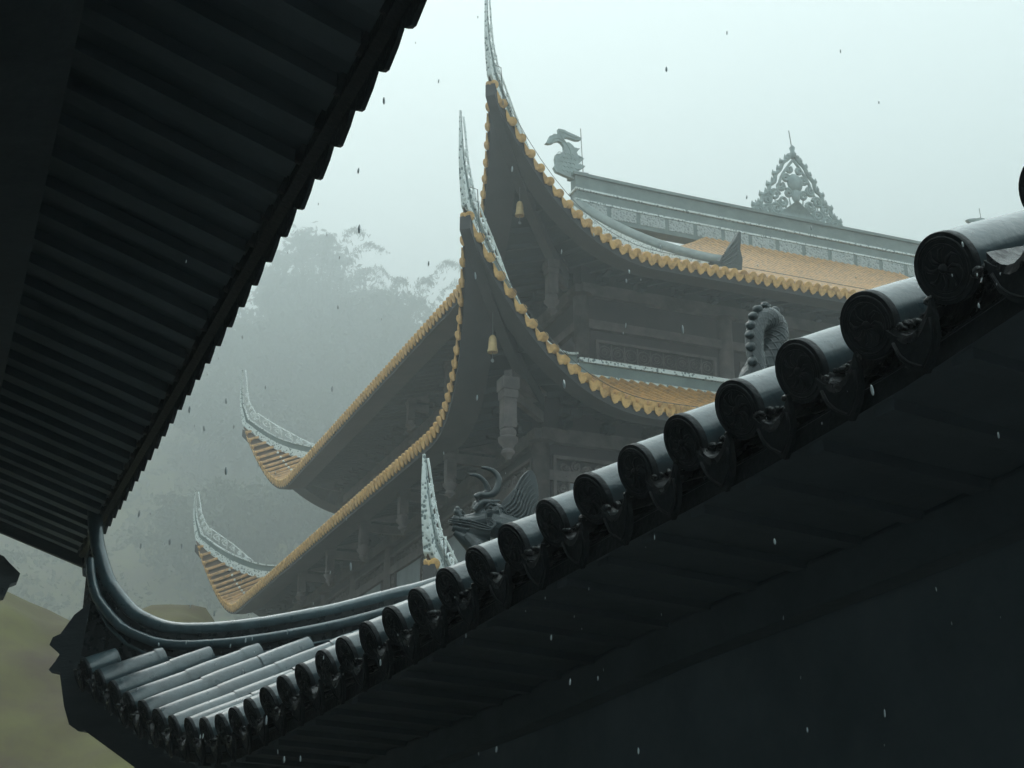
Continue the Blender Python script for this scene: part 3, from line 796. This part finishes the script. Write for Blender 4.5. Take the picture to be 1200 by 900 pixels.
# ------------------------------------------------------------------ DRAGON on roof A
def frameA(xpx, ypx, a):
    """world point where the sight line meets the vertical plane a metres inside the eave line"""
    d = ray(xpx, ypx); pl = P0A+nA*a
    t = np.dot(pl-CAM, nA)/np.dot(d, nA); return CAM+d*t, t
dragon = empty('ridge_dragon', 'glazed dark dragon with two curved horns and a coiled body on the wet ridge', 'sculpture')
hc, th_ = frameA(580, 600, 2.30)
kk = th_/FPX/8.18
HX = az(82); HY = az(-8)     # head plane: X to the right, Y away from the viewer
def hq(x, y, d=0): return hc+HX*(x-532)*kk+UP*(491-y)*kk*1.03+HY*d*kk
mb = MB()
def btube(pts, rad, n=14, flat=1.0):
    P_ = [hq(*(p if len(p) == 3 else (p[0], p[1], 0))) for p in smoothpath([(p[0], p[1], p[2] if len(p) > 2 else 0) for p in pts], 14)]
    r_ = np.interp(np.linspace(0, 1, 14), np.linspace(0, 1, len(rad)), rad)*kk
    mb.tube(P_, r_, n)
btube([(130, 580), (230, 590), (350, 570), (470, 520), (560, 500)], [42, 58, 72, 105, 120])
for d_ in (-26, 26):
    btube([(120, 575, d_), (230, 600, d_), (340, 600, d_*1.6), (450, 590, d_*2.4)], [34, 50, 60, 90])
btube([(125, 645), (230, 672), (360, 690), (470, 680)], [42, 66, 95, 120])
btube([(150, 690), (250, 760), (330, 820)], [38, 66, 90])
btube([(250, 720), (330, 800), (420, 900), (500, 1050)], [70, 105, 150, 190])
btube([(480, 600), (620, 640), (760, 700), (900, 800)], [130, 140, 150, 150])
for d_ in (-28, 28):
    btube([(205, 560, d_), (165, 510, d_), (160, 480, d_)], [30, 30, 20])
    mb.ball(hq(166, 480, d_), 27*kk, 10, 8); mb.ball(hq(200, 505, d_), 25*kk, 10, 8)
    btube([(330, 500, d_*1.6), (400, 425, d_*2.2), (490, 415, d_*2.6), (575, 400, d_*2.4)], [34, 32, 26, 10])
mb.ball(hq(375, 430), (60*kk, 60*kk, 50*kk), 12, 8); mb.ball(hq(350, 455), (45*kk,)*3, 12, 8)
mb.ball(hq(215, 520), 30*kk, 10, 8)
# skull and cheek
mb.ball(hq(540, 520), np.array([120, 95, 115])*kk, 16, 12, np.array([HX, HY, UP]))
for d_ in (-1, 1): mb.ball(hq(470, 640, d_*80), np.array([80, 40, 70])*kk, 14, 10, np.array([HX, HY, UP]))
# mane blade core
mp = [(560, 470), (600, 395), (660, 330), (735, 240), (800, 165), (838, 100), (868, 84), (900, 98), (925, 150), (945, 240), (950, 340), (930, 440), (880, 540), (800, 620), (640, 660)]
mb.prism([((x-532)*kk, (491-y)*kk*1.03) for x, y in mp], hc, HX, UP, 95*kk)
head = remesh(mb, 'head', 'dragon', 4.2*kk, dragon, 4)
mb = MB()
def lt(pts, r, n=20, m=None):
    P_ = smoothpath([(p[0], p[1], p[2]) for p in pts], n); mb.tube([hq(*p) for p in P_], np.asarray(r if np.ndim(r) else [r])*kk if not np.ndim(r) else np.interp(np.linspace(0, 1, n), np.linspace(0, 1, len(r)), r)*kk, 8)
for sg in (-1, 1):
    # layered lips that curl round at the cheek
    for j, o_ in enumerate((0, 24, 48)):
        lt([(98, 575+o_*.8, sg*38), (180, 583+o_, sg*62), (270, 600+o_, sg*84), (350, 620+o_*1.1, sg*100), (430, 650+o_*.9, sg*122), (478, 668+o_*.5, sg*130), (520-j*8, 640, sg*128), (500-j*16, 590+j*8, sg*124), (440, 588+j*16, sg*126), (415+j*10, 615+j*4, sg*126)], [8, 11, 11, 11, 10, 9, 8, 8, 7, 5], 40)
    # eye
    mb.ball(hq(478, 473, sg*96), 20*kk, 12, 9)
    lt([(430, 500, sg*88), (450, 455, sg*98), (490, 440, sg*104), (540, 455, sg*100), (560, 470, sg*92)], [6, 12, 12, 9, 4])
    lt([(435, 505, sg*88), (475, 505, sg*104), (520, 490, sg*102)], [5, 9, 5])
    # cheek swirls
    for (x, y, r_) in ((585, 490, 40), (610, 560, 46), (560, 600, 44), (650, 500, 34), (690, 550, 30)):
        P_ = spiral((x, y), r_, r_*.2, 1.0, 1.3, 18); mb.tube([hq(q[0], q[1], sg*78) for q in P_], 9*kk, 7)
    # mane waves
    for j in range(8):
        f = j/7
        sx, sy = 600+f*200, 470+f*130
        ex, ey = 850+f*96, 92+f*300
        mx_, my_ = (sx+ex)/2, (sy+ey)/2
        lt([(sx, sy, sg*50), (sx+.25*(ex-sx)+20, sy+.25*(ey-sy)+18, sg*54), (mx_+6, my_-6, sg*54), (sx+.78*(ex-sx)-12, sy+.78*(ey-sy)-4, sg*52), (ex, ey, sg*44)], [13, 15, 14, 13, 7], 20)
mb.build('face_relief', 'dragon', head, smooth=True)
def horn(pts, rad):
    global mb
    mb = MB(); lt(pts, rad, 26); return mb.build('horn', 'dragon', dragon, smooth=True)
h1 = horn([(335, 372, -30), (380, 340, -34), (440, 345, -38), (505, 330, -42), (552, 270, -46), (562, 190, -46), (530, 125, -42), (470, 88, -36), (392, 74, -30)], [34, 30, 30, 36, 36, 32, 27, 22, 12])
h2 = horn([(370, 350, 40), (440, 310, 46), (470, 280, 48), (452, 215, 48), (405, 160, 44), (350, 132, 40), (286, 132, 36)], [34, 32, 30, 28, 24, 20, 10])
# body: one scaled tube rising behind the tiles in loops
lc, tl = frameA(900, 392, 2.42); kl = tl/FPX
LX = az(72)
def lq(x, y, d=0):       # pixel-sized local frame of the loop; plane turned to show the coil
    return lc+LX*(x-900)*kl+UP*(392-y)*kl+(-az(-35))*d*kl
loop_pts = [(880, 480, 10), (875, 440, 10), (875, 412, 8), (879, 393, 5), (889, 378, 1), (903, 371, -4), (915, 376, -9), (919, 391, -13), (914, 408, -16), (904, 426, -18), (893, 447, -20), (884, 480, -22)]
P_ = smoothpath([lq(*p) for p in loop_pts], 300)
def mk_scale(n, N, L):
    def fn(k, j):
        s_ = k/L; c_ = j/n*N; a = (s_+c_) % 1; b = (s_-c_) % 1; d = min(a, 1-a, b, 1-b)
        return 1+.085*max(0, 1-d/.12)+.05*min(d*2, .5)
    return fn
mb = MB(); rad = np.interp(np.linspace(0, 1, 300), [0, .3, .45, .7, 1], [9.5, 10.5, 14, 17, 18])*kl
mb.tube(P_, rad, 84, fn=mk_scale(84, 7, 16))
# rest of the body along the ridge, from the coil to the neck
path = [(lc+LX*(896-900)*kl+UP*(392-480)*kl+az(-35)*22*kl)]
rest = [P_[0]]
zA = lambda s_: LA(s_)+gA(2.85-FAm)+.18
base_s = np.dot(cornerA-P_[0], eA)
b2 = smoothpath([P_[0]] + [cornerA+nA*2.75-eA*s_+UP*(zA(s_)+h) for s_, h in ((base_s-.4, -.02), (base_s-1.0, .03), (base_s-1.7, -.02), (base_s-2.4, .02), (base_s-3.0, .0))] + [hq(900, 800), hq(760, 700)], 90)
b2[:, 2] -= .0
mb.tube(b2, np.linspace(8.5*kl, .075, 90), 24)
bo = mb.build('body', 'dragon', dragon, smooth=True)
mb = MB()     # spines along the outer side of the coil
cen = lq(899, 408, -8)
for i in range(14, 225, 17):
    p = P_[i]; r_ = rad[i]; out = p-cen; out /= np.linalg.norm(out)
    t_ = P_[i+1]-P_[i]; t_ /= np.linalg.norm(t_)
    out = out-np.dot(out, t_)*t_; out /= np.linalg.norm(out); w_ = np.cross(out, t_)
    mb.tube([p+out*r_*.85, p+out*(r_+1.5*kl), p+out*(r_+4.2*kl)+t_*1.0*kl, p+out*(r_+6.0*kl)+t_*1.5*kl], np.array([5.2, 6.0, 5.6, 2.8])*kl, 14)
mb.tube([P_[i]+ (P_[i]-cen)/np.linalg.norm(P_[i]-cen)*rad[i]*.98 for i in range(6, 225, 2)], 1.6*kl, 7)
mb.build('back_spines', 'dragon', bo, smooth=True)
place(dragon, hc)

# ------------------------------------------------------------------ FOREGROUND ROOF B (upper left, seen from beneath)
eB = az(-23); nB = az(-113)
P0B = CAM+ray(487, 22)*3.84; slB = .344; zB = P0B[2]+.115; P0B[2] = 0
roofB = empty('dark_eave_roof', 'black underside of a tiled roof with a saw toothed edge across the upper left corner', 'roof')
def PB(s, a, dz=0): return P0B+eB*s+nB*a+UP*(zB+slB*a+dz)
SB0, SB1 = -5.5, 7.84
pB = .2435
mb = MB(); mb.box(PB(SB0, -.02, -.0), eB*(SB1-SB0), (nB+UP*slB)*4.2, UP*.03); mb.build('roof_deck', 'dark_board', roofB)
mb = MB(); s_ = SB0+.1
while s_ < SB1-.05:
    mb.box(PB(s_-.06, .07, -.052), eB*(.10+.02*math.sin(s_*7)), (nB+UP*slB)*4.0, UP*.051); s_ += .262
mb.build('rafters', 'dark_rafter', roofB)
mb = MB(); mb.box(PB(SB0, -.0, -.05), eB*(SB1-SB0), (nB+UP*slB)*.045, UP*.049); mb.build('eave_board', 'cap_dark', roofB)
mb = MB(); mb.box(PB(SB0, .865, -.40), eB*(SB1-SB0+.3), nB*.30, UP*.38); mb.build('eave_beam', 'dark_wood', roofB)
mb = MB(); mb.box(PB(SB0, 1.15, -.40)*np.array([1, 1, 0]), eB*(SB1-SB0-.6), nB*.2, UP*(zB+.3)); mb.build('gallery_wall', 'dark_wall', roofB)
mb = MB(); mb.box((-4, -3.6, 0), (11, 0, 0), (0, -.3, 0), (0, 0, 5.2)); mb.build('shade_wall', 'dark_wall', roofB)  # unseen wall added behind the camera to darken surfaces facing the viewer
mb = MB(); mb.box((-4, -2.2, 4.4), (11, 0, 0), (0, -3.2, 1.5), (0, 0, .1)); mb.build('shade_roof', 'dark_board', roofB)  # unseen roof slab added above that wall, blocks sky light from behind
mb = MB(); mb.box(PB(SB1, -.06, -.11), eB*.05, (nB+UP*slB)*4.2, UP*.20); mb.build('verge_board', 'dark_wood', roofB)
drip, tube, cap = MB(), MB(), MB()
k = 0; s_ = -pB*22
while s_ < SB1:
    w = pB*.62
    w = pB*.985
    poly = [(-w*.5, .05), (-w*.5, -.052), (-w*.30, -.083), (-w*.05, -.104), (w*.06, -.112), (w*.2, -.10), (w*.36, -.075), (w*.5, -.05), (w*.5, .05)]
    drip.prism(poly, PB(s_, -.0, -.02), eB, UP*.96-nB*-.0, .016)
    pts = [PB(s_+pB/2, a, .045) for a in np.linspace(.03, 4.2, 8)]
    tube.tube(pts, .075, 10, arc=(-.4, math.pi+.4)); d = pts[0]-pts[1]; cap.disc(pts[0]+d/np.linalg.norm(d)*.015, d, .078, .03, 16)
    s_ += pB
tb_ = tube.build('cover_tiles', 'wet_tile', roofB, smooth=True); cap.build('tile_caps', 'cap_dark', roofB, angle=40); drip.build('drip_tiles', 'cap_dark', roofB)
# pendant tile at the roof corner and pan boards over the teeth
mb = MB(); mb.prism([(-.05, .05), (.05, .05), (.035, -.10), (.0, -.18), (-.03, -.17), (-.05, -.06)], PB(SB1-.02, -.03, -.0), az(67), UP, .05)
mb.build('corner_pendant', 'cap_dark', roofB)
# carved beam end below the far end of roof B
def plB(x, y, s): 
    d = ray(x, y); pl = P0B+eB*s; t = np.dot(pl-CAM, eB)/np.dot(d, eB); return CAM+d*t
mb = MB(); base = plB(0, 680, 8.0)
e1 = plB(-90, 620, 8.0); X_ = -nB
k_ = (plB(20, 680, 8.0)-base); kx = np.linalg.norm(k_)/20
pl_ = [(-120, 62), (-40, 40), (0, 28), (8, 20), (22, 8), (20, -2), (12, -6), (9, -16), (7, -22), (-4, -24), (-14, -20), (-60, -10), (-120, 0)]
mb.prism([(x*kx, y*kx) for x, y in pl_], base, X_, UP, .16)
be = mb.build('beam_end', 'dark_wood', roofB)
mb = MB(); mb.tube([base+X_*q[0]*kx+UP*q[1]*kx-eB*.082 for q in spiral((3, -16), 5.0, 1, 0, 1.6, 18)], .006, 5); mb.build('scroll', 'dark_wood', be)
mb = MB(); mb.box(plB(-60, 640, 8.0)*np.array([1, 1, 0]), nB*.3, eB*.3, UP*(zB-.3)); mb.build('post', 'dark_wood', roofB)
place(roofB, PB(1, 2)*np.array([1, 1, 0]))

# ------------------------------------------------------------------ TERRAIN
def hfun(x, y):
    # embankment to the left of the hall, rising into a steep wooded hillside
    q = (x+.855)*-.927+(y-21.51)*-.375            # metres to the left of the left facade line
    y1 = max(0, y-24)
    rr0 = math.hypot(x, y); ad = math.degrees(math.atan2(x, y))
    m = min(1, max(0, (-6.2-ad)/6.8)); m = m*m*(3-2*m)*(1 if y > 0 else 0)
    emb = 7.0*math.exp(-((rr0-31)/(8.5 if rr0 < 31 else 17))**2)*m*(1+.05*math.sin(ad*.8))+.10*math.sin(x*3.1)*math.sin(y*2.7)*m
    r = math.hypot(x*.6, y)
    t = max(0, y/1.5-44); back = 1.5*(.14*t+.0034*t*t if t < 118 else (.14*118+.0034*118*118)+(t-118)*.05)
    left = max(0, -x-30)*.1
    bump = 1.0*math.sin(x*.21+1)*math.sin(y*.17)+.5*math.sin(x*.53+y*.37)
    z = emb+back*1.0+min(left, 14)*min(1, y1/6)
    return z+bump*1.5*min(1, back/8)+.12*m*math.sin(x*.9+y*.6)
xs_ = np.concatenate([np.linspace(-260, -92, 12), np.linspace(-90, -22, 50), np.linspace(-21, -3, 60), np.linspace(-2.5, 40, 50), np.linspace(45, 220, 18)])
ys_ = np.concatenate([np.linspace(-220, -20, 10), np.linspace(-10, 14, 20), np.linspace(14.5, 45, 90), np.linspace(46, 60, 14), np.linspace(62, 300, 120), np.linspace(306, 560, 12)])
G = [[(x, y, hfun(x, y)-.02) for x in xs_] for y in ys_]
mb = MB(); mb.grid(G); o = mb.build('hillside', 'soil', None, smooth=True); tag(o, kind='structure')
mb = MB(); mb.box((-7, -20, -.3), (60, 0, 0), (0, 41, 0), (0, 0, .32)); o = mb.build('courtyard', 'stone'); tag(o, kind='structure')

# leaves
def leaves(mb, centers, size, rg, droop=0, aspect=1.0):
    n = len(centers); c = np.asarray(centers)
    d = rg.normal(size=(n, 3)); d[:, 2] -= droop; d /= np.linalg.norm(d, axis=1)[:, None]
    w = np.cross(d, rg.normal(size=(n, 3))); w /= np.linalg.norm(w, axis=1)[:, None]
    s = size*rg.uniform(.6, 1.4, n)[:, None]
    A = c-d*s; B = c+w*s*.45*aspect; C_ = c+d*s; D_ = c-w*s*.45*aspect
    V = np.stack([A, B, C_, D_], 1).reshape(-1, 3); mb.add(V, [(4*i, 4*i+1, 4*i+2, 4*i+3) for i in range(n)])
def broadleaf(x, y, h, w, mname, label, seed, group='trees on the misty hillside'):
    rg = np.random.default_rng(seed); z = hfun(x, y)-.8; b = np.array([x, y, z])
    t = empty('broadleaf_tree', label, 'tree', group)
    tr = MB(); lean = rg.normal(size=2)*.04*h
    tp = b+np.array([lean[0], lean[1], h*.85]); tr.tube(smoothpath([b, b+(tp-b)*.5+[.1, 0, 0], tp], 8), np.linspace(.03*h, .008*h, 8), 7)
    cl = []
    for i in range(9):
        a = rg.uniform(0, 6.28); hh = rg.uniform(.35, .8); rr = w*.5*rg.uniform(.4, 1.0)*(1.15-hh*.5)
        s0 = b+(tp-b)*hh*.8; e = b+np.array([math.cos(a)*rr, math.sin(a)*rr, h*(hh+.12)])
        tr.tube(smoothpath([s0, (s0+e)/2+[0, 0, .05*h], e], 6), np.linspace(.011*h, .003*h, 6), 5); cl.append(e)
    cl += [tp+np.array([0, 0, .08*h])]
    tr.build('trunk', 'bark', t, smooth=True)
    pts = []
    for c in cl:
        for k in range(5):
            cc = c+rg.normal(size=3)*np.array([w*.13, w*.13, h*.07]); n = int(90)
            pts.append(cc+rg.normal(size=(n, 3))*np.array([w*.075, w*.075, h*.042]))
    mb = MB(); leaves(mb, np.vstack(pts), .028*h+.06, rg, .3); mb.build('crown', mname, t); place(t, b)
def bamboo(x, y, h, label, seed, side=1):
    rg = np.random.default_rng(seed); z = hfun(x, y)-.2
    t = empty('bamboo_clump', label, 'bamboo', 'trees on the misty hillside'); st, lv = MB(), []
    for i in range(13):
        a = rg.uniform(0, 6.28); b = np.array([x+math.cos(a)*.9, y+math.sin(a)*.9, z]); out = np.array([math.cos(a)*.7+side*.75, math.sin(a), 0]); hh = h*rg.uniform(.75, 1.05)
        P = smoothpath([b, b+out*.05*hh+UP*.45*hh, b+out*.16*hh+UP*.8*hh, b+out*.32*hh+UP*.96*hh, b+out*.46*hh+UP*.88*hh], 24)
        st.tube(P, np.linspace(.05, .008, 24), 5)
        for q in P[9:]:
            for m in range(5):
                L = rg.uniform(.5, 1.1); dd = np.array([rg.normal()*.5, rg.normal()*.5, -.55])+out*.3
                for w_ in np.linspace(.15, 1, 6): lv.append(q+dd*L*1.7*w_+rg.normal(size=3)*.16)
    st.build('culms', 'bark', t, smooth=True); mb = MB(); leaves(mb, lv, .36, rg, 1.6, .55); mb.build('foliage', 'leaf_c', t); place(t, (x, y, z))
def ground_xy(px, D):     # plan point on the sight line of column px at distance D
    d = ray(px, 700); h = math.hypot(d[0], d[1]); return d[0]/h*D, d[1]/h*D
TR = [  # px column, distance, height, width, leaf, label
 (345, 241, 24.9, 16.8, 'leaf_a', 'tallest hazy tree on the skyline beside the saw toothed black eave'),
 (318, 232, 23.0, 18.0, 'leaf_a', 'pale blurred tree crown touching the edge of the black eave'),
 (372, 236, 16.4, 13.5, 'leaf_b', 'small loose crowned tree right of the tallest skyline tree'),
 (405, 229, 14.2, 18.0, 'leaf_a', 'low rounded tree in the dip of the misty skyline'),
 (432, 227, 18.1, 14.7, 'leaf_a', 'round topped tree in the middle of the misty treeline'),
 (455, 223, 15.3, 13.5, 'leaf_b', 'thin tree left of the drooping bamboo on the skyline'),
]
for i, (px, D, h, w, lm, lb) in enumerate(TR):
    x, y = ground_xy(px, D); broadleaf(x, y, h, w, lm, lb, 50+i)
x, y = ground_xy(352, 228); bamboo(x, y, 29, 'tall feathery bamboo plume leaning right at the top of the hill', 5, .6)
x, y = ground_xy(462, 222); bamboo(x, y, 24, 'arching bamboo drooping towards the temple roof on the skyline', 6, .9)
x, y = ground_xy(432, 225); bamboo(x, y, 21, 'feathery bamboo standing in front of the round topped tree', 8, .5)
k = 0; rg = random.Random(21)
rows = [(222, 15), (205, 13), (165, 12)]
for D, hh in rows:
    for px in range(225, 520, 34):
        x, y = ground_xy(px+rg.uniform(-14, 14), D+rg.uniform(-4, 4)); k += 1
        broadleaf(x, y, hh*rg.uniform(.8, 1.2), hh*.95, ('leaf_a', 'leaf_b')[k % 2], 'misty tree on the slope below the skyline, lost among its neighbours', 100+k, 'trees lost in mist on the slope')
# undergrowth that nobody could count
rgn = np.random.default_rng(4); pts = []
n = 0
while n < 30000:
    D = rgn.uniform(70, 250); px = rgn.uniform(-120, 600); x, y = ground_xy(px, D)
    q = (x+.855)*-.927+(y-21.51)*-.375
    if y < 68: continue
    if math.sin(x*.45+1.3)*math.sin(y*.31)+.6*math.sin(x*1.1-y*.7) < -.1 and rgn.random() < .8: continue
    pts.append((x, y, hfun(x, y)+abs(rgn.normal())*.22)); n += 1
mb = MB(); leaves(mb, pts, .42, rgn, -.4, 1.2)
o = mb.build('undergrowth', 'shrub'); tag(o, kind='stuff')

# ------------------------------------------------------------------ RAIN
W_ = [(600, 198), (557, 323, ), (658, 295), (800, 386), (734, 329), (559, 466), (661, 450), (520, 531), (387, 671), (411, 664), (918, 724), (668, 799), (748, 880), (1022, 457), (1170, 510), (333, 890), (352, 889), (1147, 358), (222, 480), (514, 95), (852, 38), (781, 81), (875, 231), (450, 118), (421, 268), (373, 239), (420, 200), (337, 296), (346, 272), (383, 275), (396, 360), (447, 374), (284, 395), (311, 454), (256, 420), (265, 470), (243, 439), (228, 499), (240, 503), (274, 500), (239, 502), (213, 640), (163, 602), (176, 602), (193, 637), (165, 640), (199, 635), (249, 612), (268, 615), (223, 710), (251, 719), (270, 757), (337, 740), (298, 764), (278, 765), (253, 778), (235, 768), (218, 753), (186, 755), (616, 716), (767, 630), (898, 490), (546, 745), (479, 757), (1003, 325), (1145, 322), (1168, 333), (1172, 321), (312, 844), (402, 790), (283, 680), (367, 707), (533, 700), (487, 50), (560, 20), (1030, 120), (985, 60), (775, 720), (690, 690)]
rz_ = random.Random(77)
for i in range(54): W_.append((rz_.uniform(210, 1190), rz_.uniform(250, 890)))
wp = MB(); wp.tube([(0, 0, -.5), (0, 0, -.46), (0, 0, -.3), (0, 0, 0), (0, 0, .25), (0, 0, .45), (0, 0, .5)], [.02, .13, .22, .25, .2, .09, .01], 10)
wm = None
rd = random.Random(5)
for i, p_ in enumerate(W_):
    px, py = p_[:2]
    t = rd.uniform(1.9, 3.2); pos = CAM+ray(px, py)*t
    if wm is None: o = wp.build('raindrop', 'water', None, smooth=True); wm = o.data
    else: o = bpy.data.objects.new('raindrop', wm); COL.objects.link(o)
    s_ = rd.choice([.3, .35, .4, .5, .65, .9]) if i > 24 else rd.choice([.7, .9, 1.1]); o.location = pos; o.scale = (s_*.0085, s_*.0085, s_*.0085*rd.uniform(1.2, 2.0))
    o.rotation_euler = (0, rd.uniform(-.12, .12), 0)
    tag(o, 'raindrop falling through the air between the viewer and the temple', 'raindrop', 'falling raindrops')

# ------------------------------------------------------------------ HAZE
mb = MB(); mb.box((-300, -250, -1.4), (600, 0, 0), (0, 900, 0), (0, 0, 200))
me = mb
hz, nt, b = newmat('mist')
nt.nodes.remove(b); pv = nt.nodes.new('ShaderNodeVolumePrincipled')
pv.inputs['Color'].default_value = (.855, .965, .98, 1); pv.inputs['Density'].default_value = .0068
pv.inputs['Anisotropy'].default_value = .6
nt.links.new(pv.outputs[0], nt.nodes['Material Output'].inputs['Volume'])
o = recalc(mb.build('haze', hz)); tag(o, kind='stuff')

# ------------------------------------------------------------------ SKY + SUN
wd = bpy.data.worlds.new('World'); SC.world = wd; wd.use_nodes = True; nt = wd.node_tree; bg = nt.nodes['Background']
sky = nd(nt, 'ShaderNodeTexSky'); sky.sky_type = 'NISHITA'; sky.sun_disc = False
SUN_EL, SUN_AZ = R(52), R(-35)
sky.sun_elevation = SUN_EL; sky.sun_rotation = SUN_AZ; sky.air_density = 1.0; sky.dust_density = 6; sky.ozone_density = 1
mix = nd(nt, 'ShaderNodeMix'); mix.data_type = 'RGBA'; mix.inputs['Factor'].default_value = .96
nt.links.new(sky.outputs[0], mix.inputs[6])
# overcast cloud layer: almost even, slightly brighter towards the sun side, soft mottling
tc = nd(nt, 'ShaderNodeTexCoord'); nz = nd(nt, 'ShaderNodeTexNoise', Scale=1.6, Detail=4)
nt.links.new(tc.outputs['Generated'], nz.inputs['Vector'])
cr = nd(nt, 'ShaderNodeValToRGB'); nt.links.new(nz.outputs[0], cr.inputs[0])
cr.color_ramp.elements[0].position = .3; cr.color_ramp.elements[0].color = (7.15, 7.75, 7.7, 1)
cr.color_ramp.elements[1].position = .7; cr.color_ramp.elements[1].color = (8.0, 8.55, 8.42, 1)
nt.links.new(cr.outputs[0], mix.inputs[7]); nt.links.new(mix.outputs[2], bg.inputs['Color'])
bg.inputs['Strength'].default_value = .1
sd = bpy.data.lights.new('sun', 'SUN'); sd.energy = .5; sd.angle = R(30); sd.color = (1, .96, .9)
so = bpy.data.objects.new('sun', sd); COL.objects.link(so)
dirv = Vector((math.sin(-SUN_AZ)*0+math.sin(SUN_AZ)*math.cos(SUN_EL), math.cos(SUN_AZ)*math.cos(SUN_EL), math.sin(SUN_EL)))
so.rotation_euler = dirv.to_track_quat('Z', 'Y').to_euler(); so.location = (0, 0, 60)

SC.view_settings.view_transform = 'Standard'; SC.view_settings.look = 'None'; SC.view_settings.gamma = 1
SC.view_settings.exposure = 1.38; SC.view_settings.use_curve_mapping = False
SC.render.engine = 'CYCLES'
SC.cycles.use_denoising = True; SC.cycles.max_bounces = 6; SC.cycles.diffuse_bounces = 3; SC.cycles.glossy_bounces = 3
SC.cycles.transmission_bounces = 6; SC.cycles.volume_bounces = 1; SC.cycles.transparent_max_bounces = 8
SC.render.use_persistent_data = False
